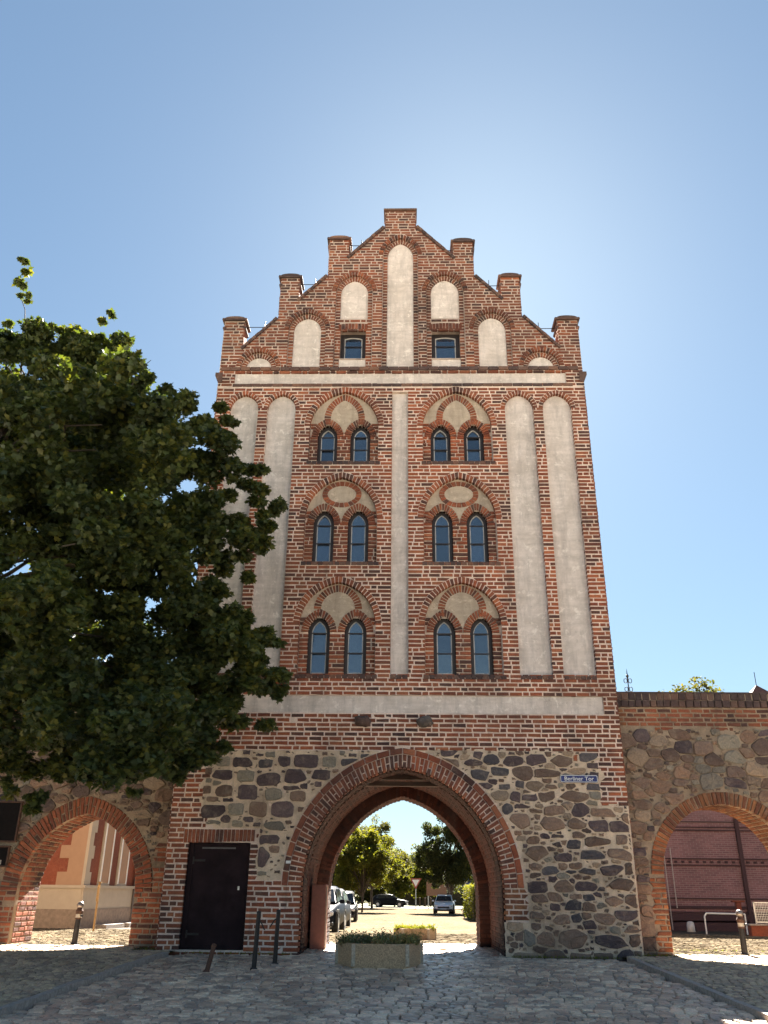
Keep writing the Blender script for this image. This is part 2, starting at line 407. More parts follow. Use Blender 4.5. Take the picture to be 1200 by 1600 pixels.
M_SETT_SUNLIT = cobble_mat('sett_sunlit', [(.10, .083, .060), (.125, .103, .073), (.066, .055, .041), (.15, .122, .084), (.11, .09, .066)], .85, 1.0, .0)  # darker copy for sunlit paving, the glare taken down in the colour
M_JOINT = mortar_mat('joint_sand', (.085, .068, .048), .5, 6)
M_JOINT_D = mortar_mat('joint_dark', (.07, .058, .048), .5, 6)

def leaf_mat(name, cols, trans=.3, rough=.75, spec=.12):
    m = bpy.data.materials.new(name); m.use_nodes = True; t = m.node_tree; t.nodes.clear()
    out = N(t, 'ShaderNodeOutputMaterial'); d = N(t, 'ShaderNodeBsdfPrincipled'); tr = N(t, 'ShaderNodeBsdfTranslucent'); ms = N(t, 'ShaderNodeMixShader')
    r = rnd(t); k = len(cols); c = ramp(t, r, [(i / k, p) for i, p in enumerate(cols)], 'CONSTANT')
    c = mix(t, c, ramp(t, noise(t, .9, 3), [(.3, (.7, .75, .8)), (.7, (1.3, 1.25, 1.0))]), 1, 'MULTIPLY')
    t.links.new(c, d.inputs['Base Color']); d.inputs['Roughness'].default_value = rough; d.inputs['Specular IOR Level'].default_value = spec
    tc = mix(t, c, (1.6, 1.6, .4), 1, 'MULTIPLY'); t.links.new(tc, tr.inputs['Color'])
    ms.inputs[0].default_value = trans; t.links.new(d.outputs[0], ms.inputs[1]); t.links.new(tr.outputs[0], ms.inputs[2]); t.links.new(ms.outputs[0], out.inputs[0])
    return m
M_MAPLE = leaf_mat('leaf_maple', [(0.049, 0.068, 0.029), (0.068, 0.09, 0.033), (0.04, 0.058, 0.029), (0.082, 0.095, 0.029), (0.058, 0.079, 0.036), (0.113, 0.114, 0.029), (0.046, 0.064, 0.034), (0.062, 0.083, 0.029)], .25, .5, .3)
M_LIME = leaf_mat('leaf_lime', [(.075, .08, .022), (.095, .095, .026), (.055, .062, .02), (.11, .10, .03)], .45)
M_DGREEN = leaf_mat('leaf_dark', [(.035, .044, .024), (.045, .053, .026), (.026, .035, .022), (.055, .058, .026)], .3)
M_OLIVE = leaf_mat('leaf_olive', [(.06, .06, .03), (.075, .07, .032), (.046, .05, .028), (.085, .072, .03)], .35)
M_HERB = leaf_mat('leaf_herb', [(.22, .24, .14), (.28, .27, .16), (.17, .20, .12), (.34, .25, .18)], .2)
M_BARK = simple('bark', (.06, .045, .032), .95, var=.4, scale=9, bmp=.6)
M_GRASS = leaf_mat('grass_blade', [(.16, .18, .04), (.20, .20, .05), (.13, .16, .04)], .4)

# ------------------------------------------------------------------ ground
def gz(y):
    if y < -1.5: return -0.3 * min(1, (-1.5 - y) / 5)
    if y > 5: return -0.4 * min(1, (y - 5) / 30)
    return 0.0
gzv = np.vectorize(gz)
def strip(name, xl, xr, ys, dz, mat, kind='structure', nx=2):
    """ground sheet between functions xl(y), xr(y)"""
    V, F = [], []
    for y in ys:
        a, b = xl(y), xr(y)
        for i in range(nx + 1): V.append((a + (b - a) * i / nx, y, gz(y) + dz))
    for j in range(len(ys) - 1):
        for i in range(nx):
            k = j * (nx + 1) + i; F.append((k, k + 1, k + nx + 2, k + nx + 1))
    o = link(name, mesh_py(name, V, F), mat); o['kind'] = kind; return o
def lin(pts):
    xs, vs = zip(*pts); return lambda y: float(np.interp(y, xs, vs))
kerb_xl = lin([(-40, -6.0), (-7, -4.9), (-4.85, -4.72), (-2.3, -4.40), (0, -4.3)])
kerb_xr = lin([(-40, 6.0), (-6, 4.66), (-4.35, 4.54), (-1.9, 4.30), (0, 4.25)])

m, t, b = new_mat('ground_field')
c = ramp(t, noise(t, .35, 6, .7), [(.35, (.40, .355, .28)), (.5, (.48, .43, .34)), (.65, (.54, .48, .39))])
c = mix(t, c, ramp(t, noise(t, 14, 6, .75), [(.3, (.6,) * 3), (.7, (1.25,) * 3)]), .8, 'MULTIPLY'); t.links.new(c, b.inputs['Base Color']); b.inputs['Roughness'].default_value = .95
bump(t, b, noise(t, 9, 6, .7), .6, .05); M_PLAZA = m
M_FIELD = simple('field_soil', (.060, .058, .024), .95, 0, .05, .4, .6, .3)
def sheet(name, ys, mat):
    xs_ = [-1500, -40, -10, 0, 10, 40, 1500]; V = [(x, y, gz(y) - .06) for y in ys for x in xs_]
    F = [(j * 7 + i, j * 7 + i + 1, j * 7 + i + 8, j * 7 + i + 7) for j in range(len(ys) - 1) for i in range(6)]
    link(name, mesh_py(name, V, F), mat)['kind'] = 'structure'
sheet('square', [-900, -60, -20, -9], M_PLAZA)
sheet('ground', [-9, -6.5, -1.5, 5, 12, 20, 28, 35, 60, 150, 1200], M_FIELD)

m, t, b = new_mat('street_far_setts')
bt = N(t, 'ShaderNodeTexBrick'); t.links.new(pos(t), bt.inputs['Vector']); bt.inputs['Scale'].default_value = 1; bt.inputs['Brick Width'].default_value = .2; bt.inputs['Row Height'].default_value = .14
bt.inputs['Mortar Size'].default_value = .012; bt.inputs['Color1'].default_value = (.165, .138, .102, 1); bt.inputs["Color2"].default_value = (.105, .088, .066, 1); bt.inputs["Mortar"].default_value = (.055, .045, .032, 1)
c = mix(t, bt.outputs['Color'], ramp(t, noise(t, .6, 6, .7), [(.3, (.7, .68, .64)), (.7, (1.3, 1.25, 1.15))]), 1, 'MULTIPLY'); t.links.new(c, b.inputs['Base Color']); b.inputs['Roughness'].default_value = .95; b.inputs['Specular IOR Level'].default_value = .0
bump(t, b, math_(t, 'ADD', math_(t, 'MULTIPLY', bt.outputs['Fac'], -1), math_(t, 'MULTIPLY', noise(t, 11, 4), .8)), .4, .015); M_FARSETT = m

YR = [-60, -30, -20, -14, -12, -10, -8, -6.5, -5.5, -4.5, -3.5, -2.5, -1.5, 0, 2, 4.4]
road = strip('road', lambda y: kerb_xl(y), lambda y: kerb_xr(y), YR, -.035, M_JOINT_D, nx=4)
YS = [4.4, 5, 7, 10, 14, 18, 24, 30, 35, 50, 70, 88]
street = strip('street', lambda y: -9.5 if y > 20 else -4.4, lambda y: 7.0, YS, -.018, M_FARSETT, nx=4)
strip('cross_street', lambda y: -120, lambda y: 120, [88, 92, 97], -.03, simple('asphalt_far', (.15, .14, .13), .8, var=.15, scale=2))
YP = [-60, -30, -20, -14, -12, -10, -8, -6.5, -5.5, -4.5, -3.5, -2.5, -1.5, 0, 2, 4, 5, 8, 12, 16, 20, 28]
pav_l = strip('pavement', lambda y: -22, lambda y: min(kerb_xl(y), -4.3) - .12, YP, .055, M_JOINT, nx=4)
pav_r = strip('pavement', lambda y: max(kerb_xr(y), 4.2) + .12, lambda y: 26, YP, .055, M_JOINT, nx=4)
# kerb stones, each one a part of its pavement
def kerb(fx, parent, sgn):
    y = -10.0; protos = {}
    while y < -.9:
        L = random.uniform(.7, 1.05); y1 = min(y + L, -.85)
        xa, xb = fx(y), fx(y1); za, zb = gz(y), gz(y1)
        me = mesh_np('kerb_stone', kb_v(xa, y, za, xb, y1, zb, sgn), [np.array([[0, 1, 2, 3], [4, 7, 6, 5], [0, 4, 5, 1], [1, 5, 6, 2], [2, 6, 7, 3], [3, 7, 4, 0]])])
        link('kerb_stone', me, M_KERB, parent); y = y1 + .012
def kb_v(xa, ya, za, xb, yb, zb, s):
    j = random.uniform(-.008, .008); w_ = .13 * s
    return [(xa, ya, za - .1), (xa + w_, ya, za - .1), (xa + w_, ya, za + .085 + j), (xa + .012 * s, ya, za + .085 + j), (xb, yb, zb - .1), (xb + w_, yb, zb - .1), (xb + w_, yb, zb + .085 + j), (xb + .012 * s, yb, zb + .085 + j)]
kerb(kerb_xl, pav_l, -1); kerb(kerb_xr, pav_r, 1)

def setts(parent, region, xr, yr, pw, pd, dz, mat, irr=.012, h=.03, name='cobblestone', singles=300):
    """rows of paving stones following the ground; nearest 300 become single parts"""
    C, S = [], []
    y = yr[0]; k = 0
    while y < yr[1]:
        d_ = pd * random.uniform(.88, 1.12)
        x = xr[0] - random.random() * pw
        while x < xr[1]:
            w_ = pw * random.uniform(.72, 1.3)
            cx_, cy_ = x + w_ / 2, y + d_ / 2
            if region(cx_, cy_): C.append((cx_ , cy_ + .02 * sin(cx_ * 2.1 + k) * 0 + .05 * sin(cx_ * .9))); S.append((w_ - .014, d_ - .014))
            x += w_
        y += d_; k += 1
    C, S = np.array(C), np.array(S)
    n = len(C)
    dist = np.hypot(C[:, 0] - CAM.x, C[:, 1] - CAM.y)
    vis = dist + 100 * (C[:, 1] < CAM.y + 9.2) + 100 * (np.abs(C[:, 0] - .2) > (C[:, 1] - CAM.y) * .47)
    order = np.argsort(vis); part, rest = order[:singles], order[singles:]
    # shared variants
    def unit(seed):
        r = np.random.default_rng(seed)
        cs = np.array([(-.5, -.5), (.5, -.5), (.5, .5), (-.5, .5)])
        oct_ = []
        for i in range(4):
            a, b_ = cs[i], cs[(i + 1) % 4]; oct_ += [a + (b_ - a) * .16, a + (b_ - a) * .84]
        o8 = np.array(oct_) + r.normal(0, .025, (8, 2))
        V = [(*p, -.5) for p in o8] + [(*(p * .97), .5) for p in o8] + [(*(p * .86 + r.normal(0, .01, 2)), .92 + r.normal(0, .07)) for p in o8] + [(0, 0, 1.0)]
        Fq = [(i, (i + 1) % 8, 8 + (i + 1) % 8, 8 + i) for i in range(8)] + [(8 + i, 8 + (i + 1) % 8, 16 + (i + 1) % 8, 16 + i) for i in range(8)]
        Ft = [(16 + i, 16 + (i + 1) % 8, 24) for i in range(8)]
        return np.array(V), np.array(Fq), np.array(Ft)
    U = [unit(i) for i in range(8)]
    meshes = []
    for Vv, Fq, Ft in U:
        me = mesh_np(name, Vv, [Fq, Ft]); me.materials.append(mat); meshes.append(me)
    def slope(y): return atan2(gz(y + .1) - gz(y - .1), .2)
    for i in part:
        o = link(name, meshes[int(i) % 8], None, parent)
        o.location = (C[i, 0], C[i, 1], gz(C[i, 1]) + dz + random.gauss(0, .003)); o.scale = (S[i, 0], S[i, 1], h)
        o.rotation_euler = (slope(C[i, 1]) + random.gauss(0, .03), random.gauss(0, .03), random.gauss(0, irr * 3))
    VV, FQ, FT = [], [], []; off = 0
    for i in rest:
        Vv, Fq, Ft = U[int(i) % 8]
        q = Vv * [S[i, 0], S[i, 1], h]
        a = random.gauss(0, irr * 3); ca, sa = cos(a), sin(a); tx, ty = random.gauss(0, .045), random.gauss(0, .045) + tan(slope(C[i, 1]))
        X = q[:, 0] * ca - q[:, 1] * sa; Y = q[:, 0] * sa + q[:, 1] * ca; Z = q[:, 2] + X * tx + Y * ty
        VV.append(np.stack([X + C[i, 0], Y + C[i, 1], Z + gz(C[i, 1]) + dz + random.gauss(0, .003)], 1)); FQ.append(Fq + off); FT.append(Ft + off); off += 25
    me = mesh_np('cobblestones', np.concatenate(VV), [np.concatenate(FQ), np.concatenate(FT)])
    link('cobblestones', me, mat, parent, 'stuff')
def road_reg(x, y):
    if y < -.2: return kerb_xl(y) + .02 < x < kerb_xr(y) - .02
    return -2.1 < x < 2.3
setts(road, road_reg, (-5.4, 5.3), (-11, 4.5), .20, .155, -.022, M_SETT, .010, .04)
setts(street, lambda x, y: -2.7 < x < 3.6, (-2.8, 3.7), (4.5, 13), .20, .14, -.012, M_SETT_SUNLIT)
def pl_reg(x, y):
    if y < -.4: return x < kerb_xl(y) - .15
    if y < 2.5: return -9.6 < x < -5.4 and (y < .75 or x > -8.4)
    return x < -4.9
setts(pav_l, pl_reg, (-12.5, -4.3), (-8, 1.0), .13, .125, .058, M_COBBLE, .03, .022)
setts(pav_l, pl_reg, (-12.5, -4.3), (1.0, 11), .13, .125, .058, M_SETT_SUNLIT, .03, .022, singles=0)  # same pavement past the wall, colour darkened to offset the sun on it
def pr_reg(x, y):
    if y < -.2: return x > kerb_xr(y) + .15
    if y < 1.8: return 5.45 < x < 8.5
    return x > 5.0
setts(pav_r, pr_reg, (4.2, 13), (-8, .6), .13, .125, .058, M_COBBLE, .03, .022)
setts(pav_r, pr_reg, (4.2, 14.5), (.6, 14), .13, .125, .058, M_SETT_SUNLIT, .03, .022, singles=0)  # right pavement likewise: darkened copy where the sun falls

# ------------------------------------------------------------------ gate tower
tower = thing('gate_tower', 'tall medieval red brick gate tower with stepped gable, white blind niches and pointed archway', 'gate tower', (0, 0, 0))
HW = 4.83
GX = .08
gate = Arch(GX, -.5, 1.25, 2.05, 2.34, .0)
gate_w = Arch(GX, -.5, 1.25, 2.09, 2.39, .0)
NICH = []          # blind niches on the main storey
for cx in (-4.07, -3.09, 3.09, 4.07): NICH.append(Arch(cx, 5.6, 12.62, .362, .43, .118))
CEN = (-.2, .2, 5.6, 13.12)
GROUPS = []
for cx in (-1.44, 1.47):
    for base, spring, rise, ws, wr, wh in ((11.05, 12.08, 1.05, 11.83, .36, 0), (8.33, 9.5, 1.10, 9.38, .38, 1), (5.6, 6.8, 1.02, 6.63, .39, 2)):
        g = Arch(cx, base, spring, .88, rise, .15); g.win = [Arch(cx - .425, base + .02, ws, .25, wr, .13), Arch(cx + .425, base + .02, ws, .25, wr, .13)]; g.kind = wh
        GROUPS.append(g)
GAB = []           # gable niches: outer order, inner plaster
for cx, a, spring, rise in ((0, .36, 17.72, .50), (-1.28, .375, 16.42, .45), (1.24, .385, 16.42, .46), (-2.54, .37, 15.15, .42), (2.50, .37, 15.15, .42), (-3.80, .34, 13.93, .30), (3.76, .34, 13.93, .30)):
    od = .135
    inn = Arch(cx, 13.92, spring, a, rise, .125); out = Arch(cx, 13.92, spring, a + od, rise + od, .13)
    GAB.append((inn, out))
PANELS = [(-4.40, 4.37, 13.40, 13.75), (-4.52, 4.51, 4.77, 5.15)]
DOOR = (-4.38, -3.09, .08, 2.06)
GWIN = [(-1.63, -.94, 14.24, 15.16), (.86, 1.62, 14.24, 15.16)]
GSILL = [(-1.65, -.93, 13.92, 14.20), (.85, 1.63, 13.92, 14.20)]
UPN = [(-1.65, -.91, 15.55), (.855, 1.625, 15.55)]     # upper niche floor of the second pair

def slope_z(x): return 18.71 - (abs(x) - .48) * 1.118
PIN = [(-4.82, -4.27, 15.42), (-3.36, -2.83, 16.90), (-2.04, -1.48, 18.28), (1.51, 2.07, 18.16), (2.81, 3.33, 16.88), (4.27, 4.82, 15.40)]
def outline(zb=-.6):
    L = [(-HW, zb), (HW, zb), (HW, 15.42)]
    pts = []
    right = []
    for x0, x1, zt in PIN[::-1][:3]:      # from right edge inwards
        right += [(x1, slope_z(x1) if x1 < 4.8 else zt), (x1, zt), (x0, zt), (x0, slope_z(x0))]
    left = []
    for x0, x1, zt in PIN[:3][::-1]:
        left += [(x1, slope_z(x1)), (x1, zt), (x0, zt), (x0, slope_z(x0) if x0 > -4.8 else zt)]
    r = [(HW, zb)] + [p for p in right[1:]] + [(.44, slope_z(.48)), (.44, 19.36), (-.45, 19.36), (-.45, slope_z(.48))] + left[:-1] + [(-HW, zb)]
    # snap the outermost pinnacle edge to the wall
    r = [((HW if x > 4.8 else (-HW if x < -4.8 else x)), z) for x, z in r]
    return r
OUT = outline()
def gate_notch(poly, A, zb=-.6):
    """cut the archway into the foot of an outline (outline starts at right foot, ends at left foot)"""
    a = A.poly(0, 20, base=zb)
    arc = [a[0]] + a[2:][::-1] + [a[1]]
    return poly[:-1] + [poly[-1]] + [arc[0]] + arc[1:-1] + [arc[-1]]
def in_outline(x, z):
    ins = (np.abs(x) < HW) & (z < np.where(np.abs(x) < .48, 19.36, 18.71 - (np.abs(x) - .48) * 1.118))
    for x0, x1, zt in PIN: ins |= (x > max(x0, -HW)) & (x < min(x1, HW)) & (z < zt) & (z > 13)
    ins &= ~((np.abs(x) < .48) & ((x > .44) | (x < -.45)) & (z > slope_z(.48)))
    return ins
def rect(r, e=0): return [(r[0] - e, r[2] - e), (r[1] + e, r[2] - e), (r[1] + e, r[3] + e), (r[0] - e, r[3] + e)]
def in_rect(r, x, z): return (x > r[0]) & (x < r[1]) & (z > r[2]) & (z < r[3])
E = .008
holes0 = [a.poly(E, 8) for a in NICH] + [rect(CEN, E)] + [g.poly(E, 12) for g in GROUPS] + [o.poly(E, 8) for i, o in GAB] + [rect(p, E) for p in PANELS] + [rect(DOOR, E)]
link('wall_face', slab('wall_face', gate_notch(OUT, gate_w), holes0, .010, .14), M_MORTAR, tower)
holes1 = [wn.poly(E, 8) for g in GROUPS for wn in g.win] + [rect(r, E) for r in GWIN] + [rect(DOOR, E)]
link('wall_backing', slab('wall_backing', gate_notch(OUT, gate_w), holes1, .1402, .38), M_MORTAR, tower)
OUT_LOW = [(HW, -.6), (HW, slope_z(HW)), (.44, slope_z(.48)), (-.45, slope_z(.48)), (-HW, slope_z(HW)), (-HW, -.6)]
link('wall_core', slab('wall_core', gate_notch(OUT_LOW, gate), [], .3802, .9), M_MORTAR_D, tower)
# the body behind the show front
BODY = [(HW - .02, -.6), (HW - .02, 13.6), (0, 18.4), (-HW + .02, 13.6), (-HW + .02, -.6)]
slot = Arch(GX, -.5, 1.25, 2.3, 2.78)
mid = Arch(GX, -.5, 1.2, 2.08, 2.42)
back = Arch(GX + .01, -.5, 1.1, 1.82, 2.26)
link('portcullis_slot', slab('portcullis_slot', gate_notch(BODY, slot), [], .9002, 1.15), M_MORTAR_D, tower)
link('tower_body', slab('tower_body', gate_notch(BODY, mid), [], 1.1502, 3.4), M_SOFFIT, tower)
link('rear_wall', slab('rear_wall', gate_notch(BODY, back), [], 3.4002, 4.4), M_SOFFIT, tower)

# gable orders: stepped brick rings round the blind niches
for k, (inn, out) in enumerate(GAB):
    if k in (1, 2):
        u = UPN[k - 1]; up = Arch(inn.cx, u[2], inn.spring, inn.a, inn.rise)
        hs = [up.poly(E, 8), rect(GWIN[k - 1], E), rect(GSILL[k - 1], E)]
    else: hs = [inn.poly(E, 8)]
    if k in (1, 2): link('niche_order', slab('niche_order', out.poly(E + .004, 8), hs, .080, .1398), M_MORTAR, tower)
    else:
        p = out.poly(E + .004, 8); q = [(x, z if z > inn.base else inn.base - .05) for x, z in inn.poly(E, 8)]
        link('niche_order', slab('niche_order', [(x, z if z > out.base + .001 else out.base) for x, z in p], [[(x, max(z, out.base + .002)) for x, z in inn.poly(E, 8)]], .080, .1398), M_MORTAR, tower)

# ---- which part of the plane is laid in coursed brick
def ring_zone(x, z):
    """area of the gate's ring and everything inside"""
    return gate.inside(x, z, .43, .46)
def stone_zone(x, z):
    par = np.floor(z / .2).astype(int) % 2
    wob = .05 * np.sin(z * 9.7) + .09 * (par - .5)
    left = (x < 0) & (((z > 2.36) & (z < 3.97) & (x > -4.18 + wob * 1.3 + .25 * (z < 2.75))) | ((z > 1.36) & (z <= 2.36) & (x > -2.93 + wob * .3)))
    right = (x > 0) & (z < 3.99) & ~((x > 4.30 + wob) & (z > 2.9)) & ~((x > 3.9 + wob) & (z > 3.84))
    foot = (x > 2.13) & (z < .66)
    rz = ring_zone(x, z)
    low_r = (x > 0) & (z < .66) & (x > GX + 2.05)
    return ((left | right) & ~rz) | (low_r & foot)
def f0(x, z):
    ok = in_outline(x, z)
    for a in NICH: ok &= ~a.inside(x, z, a.t)
    ok &= ~in_rect(CEN, x, z)
    for g in GROUPS: ok &= ~g.inside(x, z, g.t)
    for i, o in GAB: ok &= ~o.inside(x, z, o.t)
    for p in PANELS: ok &= ~in_rect(p, x, z)
    ok &= ~in_rect(DOOR, x, z)
    ok &= ~in_rect((-4.5, -2.98, 2.05, 2.33), x, z)          # soldier course over the door
    ok &= ~gate.inside(x, z, .43, 0)
    ok &= ~stone_zone(x, z)
    ok &= ~((x > GX + 2.05) & (x < GX + 2.6) & (z < 1.25) & (z > .62))
    return ok
MAPF = facade_map(0)
B = Bricks(); rects = []
fill_rows(B, f0, -HW, HW, -.35, 13.3, n=0, d=.125, seed=3, rects=rects, wob=.006)
# lower, nearest whole bricks stand as single parts
rects.sort(key=lambda r: (r[0] - CAM.x) ** 2 + (r[1] - CAM.z) ** 2)
pick = [r for r in rects if r[1] > .05][:300]; pick_ids = {r[4] for r in pick}
B.Q = [q for i, q in enumerate(B.Q) if i not in pick_ids]; B.N = B.N[:len(B.Q)]; B.D = B.D[:len(B.Q)]
ub = Bricks(); ub.add([(-.5, -.5), (.5, -.5), (.5, .5), (-.5, .5)], 0, .12)
def unit_brick(L, H, k):
    q = Bricks(); j = [random.gauss(0, .003) for _ in range(8)]
    q.add([(-L / 2 + j[0], -H / 2 + j[1]), (L / 2 + j[2], -H / 2 + j[3]), (L / 2 + j[4], H / 2 + j[5]), (-L / 2 + j[6], H / 2 + j[7])], 0, .12)
    me = q.mesh('brick', MAPF); me.materials.append(M_BRICK); return me
UB = [unit_brick(.265, .070, k) for k in range(5)]; UH = [unit_brick(.125, .070, k) for k in range(4)]
for i, (x, z, L, H, _) in enumerate(pick):
    long_ = L > .19; me = (UB if long_ else UH)[i % 4]
    o = link('brick', me, None, tower); o.location = (x, random.gauss(0, .003), z); o.scale = (L / (.265 if long_ else .125), 1, H / .070); o.rotation_euler = (random.gauss(0, .012), random.gauss(0, .006), random.gauss(0, .012))
# rings of the main storey
for i, a in enumerate(NICH): ring(B, a, .112, n=.004, seed=i)
for i, g in enumerate(GROUPS): ring(B, g, .145, n=.006, seed=20 + i, pitch=.10)
# soldier course over the door
x = -4.49
while x < -3.0: B.add([(x, 2.075 + .02 * sin((x + 3.7) * 2)), (x + .068, 2.075 + .02 * sin((x + 3.77) * 2)), (x + .068, 2.32), (x, 2.32)], .003, .12); x += .083
link('brick_masonry', B.mesh('brick_masonry', MAPF), M_BRICK, tower, 'stuff')
# gable
B = Bricks()
fill_rows(B, f0, -HW, HW, 13.3, 19.45, n=0, d=.125, seed=5, wob=.004)
for i, (inn, out) in enumerate(GAB):
    ring(B, out, .122, n=.018, seed=40 + i); ring(B, inn, .125, n=-.07, d=.07, seed=60 + i)
    def fo(x, z, inn=inn, out=out, i=i):
        ok = out.inside(x, z) & ~inn.inside(x, z, .2)
        ok &= (z < inn.spring)
        if i in (1, 2):
            u = UPN[i - 1]; s = GSILL[i - 1]; wn = GWIN[i - 1]
            z_in = (np.abs(x - inn.cx) < inn.a) & (z < u[2]) & (z > 13.92) & ~in_rect(s, x, z) & ~in_rect(wn, x, z) & ~((z > 15.17) & (z < 15.37))
            ok |= z_in
        return ok
    fill_rows(B, fo, out.cx - out.a - .02, out.cx + out.a + .02, 13.92, inn.spring, n=-.07, d=.07, seed=80 + i, seq=(.265, .125))
    if i in (1, 2):
        wn = GWIN[i - 1]; x = wn[0] - .06
        while x < wn[1] + .03:
            zc = .03 * (1 - ((x - inn.cx) / .4) ** 2); B.add([(x, 15.165 + zc), (x + .075, 15.165 + zc), (x + .075, 15.35 + zc), (x, 15.35 + zc)], -.06, .08); x += .09
link('gable_masonry', B.mesh('gable_masonry', MAPF), M_GABLE, tower, 'stuff')

# flanks of the pinnacles and of the tower
VV, FF, off = [], [], 0
bm = bmesh.new()
def flank(x, s, y1, z0, z1, seed):
    q = Bricks(); fill_rows(q, lambda u, v: (u > 0) & (u < y1), 0, y1, z0, z1, n=.010, d=.03, seed=seed)
    me = q.mesh('flank', lambda u, v, n: np.stack([np.full_like(u, x) + s * n, u if s > 0 else y1 - u, v], 1)); bm.from_mesh(me); bpy.data.meshes.remove(me)
for k, (x0, x1, zt) in enumerate(PIN + [(-.45, .44, 19.36)]):
    flank(max(x0, -HW), -1, .38, slope_z(x0) - .1 if abs(x0) < 4.7 else 13.4, zt, 900 + k); flank(min(x1, HW), 1, .38, slope_z(x1) - .1 if abs(x1) < 4.7 else 13.4, zt, 920 + k)
flank(-HW, -1, 4.4, 0, 13.4, 940); flank(HW, 1, 4.4, 0, 13.4, 941)
bmesh.ops.recalc_face_normals(bm, faces=bm.faces)
me = bpy.data.meshes.new('flank_masonry'); bm.to_mesh(me); bm.free(); link('flank_masonry', me, M_GABLE, tower, 'stuff')

# ---- gate ring: soldier course of long and split bricks with a header hood, lower legs in rows
B = Bricks()
ring(B, gate, .285, n=.012, d=.13, split=1, pitch=.098, seed=1)
ring(B, gate, .115, n=.03, d=.14, off=.30, pitch=.29, seed=2)
GR = Bricks()
def leg_l(x, z): return (x < GX - 2.05) & (x > GX - 2.52) & (z < 1.25)
def leg_r(x, z): return (x > GX + 2.05) & (x < GX + 2.52 + .04 * np.sin(z * 40)) & (z < 1.25) & (z > .66)
fill_rows(GR, leg_r, GX + 2.05, GX + 2.6, .66, 1.25, n=.012, d=.2, seed=9)
link('arch_ring', B.mesh('arch_ring', MAPF, ch=.008), M_BRICK, tower, 'stuff')
link('arch_leg', GR.mesh('arch_leg', MAPF, ch=.008), M_ORANGE, tower, 'stuff')
# the left leg below the ring belongs to the coursed brick; fill between

# ---- passage lining
def lining(name, A, y0, y1, mat, seed, pitch=.1, z0=-.1):
    f, S = tunnel_map(A.profile(z0), y0)
    Bq = Bricks(); D_ = y1 - y0
    fill_rows(Bq, lambda x, z: (x > 0) & (x < D_), 0, D_, 0, S, pitch=pitch, n=.012, d=.062, seed=seed)
    link(name, Bq.mesh(name, f), mat, tower, 'stuff')
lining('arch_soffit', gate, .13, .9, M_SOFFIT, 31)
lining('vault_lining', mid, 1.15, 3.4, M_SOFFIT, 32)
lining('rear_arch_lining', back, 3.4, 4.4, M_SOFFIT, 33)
# inner face of the rear wall seen from the passage, and its ring
B = Bricks(); ring(B, back, .25, n=.01, d=.03, split=1, seed=77)
fill_rows(B, lambda x, z: ~back.inside(x, z, .26) & mid.inside(x, z, .0), -2.3, 2.4, -.1, 3.8, n=.01, d=.03, seed=78)
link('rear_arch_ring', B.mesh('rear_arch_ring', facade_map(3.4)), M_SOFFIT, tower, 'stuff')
# timber beams in the portcullis slot
for i, (zc, yc) in enumerate(((3.37, .985), (3.52, 1.02))):
    b_ = MB(); b_.box((GX, yc, zc), (2.0 if i == 0 else 1.5, .14, .10), bev=.01); b_.build('timber_beam', M_WOOD, tower)
# roof and rear parapet
b_ = MB()
b_.prism([(-HW, 13.6), (0, 18.5), (HW, 13.6), (HW, 13.75), (0, 18.68), (-HW, 13.75)], .95, 4.6); b_.build('roof', M_ROOF, tower)

# ---- fieldstones
def stone_unit(seed):
    r = np.random.default_rng(seed); n = 12
    th = np.arange(n) * 2 * pi / n + r.normal(0, .09, n)
    ex = r.uniform(2.6, 6.5)
    rad = (np.abs(np.cos(th)) ** ex + np.abs(np.sin(th)) ** ex) ** (-1 / ex) * (1 + r.normal(0, .075, n))
    P = np.stack([np.cos(th) * rad, np.sin(th) * rad], 1); P /= np.abs(P).max(0)
    V = [(p[0], .6, p[1]) for p in P] + [(p[0] * .985, -.10, p[1] * .985) for p in P]
    V += [(p[0] * .86, -.62 + r.normal(0, .10), p[1] * .86) for p in P] + [(p[0] * .48, -.95 + r.normal(0, .16), p[1] * .48) for p in P] + [(0, -1 + r.normal(0, .1), 0)]
    F4 = []
    for k in range(3):
        for i in range(n): F4.append((k * n + i, k * n + (i + 1) % n, (k + 1) * n + (i + 1) % n, (k + 1) * n + i))
    F3 = [(3 * n + i, 3 * n + (i + 1) % n, 4 * n) for i in range(n)]
    return np.array(V), np.array(F4), np.array(F3)
SU = [stone_unit(100 + i) for i in range(18)]
SM = []
for Vv, q4, q3 in SU:
    me = mesh_np('fieldstone', Vv, [q4, q3]); me.materials.append(M_STONE)
    me.polygons.foreach_set('use_smooth', [True] * len(me.polygons)); SM.append(me)
def put_stone(parent, x, y, z, hw, hh, tone, bul=.035):
    o = link('fieldstone', SM[random.randrange(18)], None, parent)
    o.location = (x, y, z); o.scale = (hw * random.choice((1, -1)), bul, hh); o.rotation_euler = (random.gauss(0, .06), random.gauss(0, .10), random.gauss(0, .06))
    c = TONE[tone]; k = random.uniform(.95, 1.35); o.color = (c[0] * k, c[1] * k, c[2] * k, 1); return o
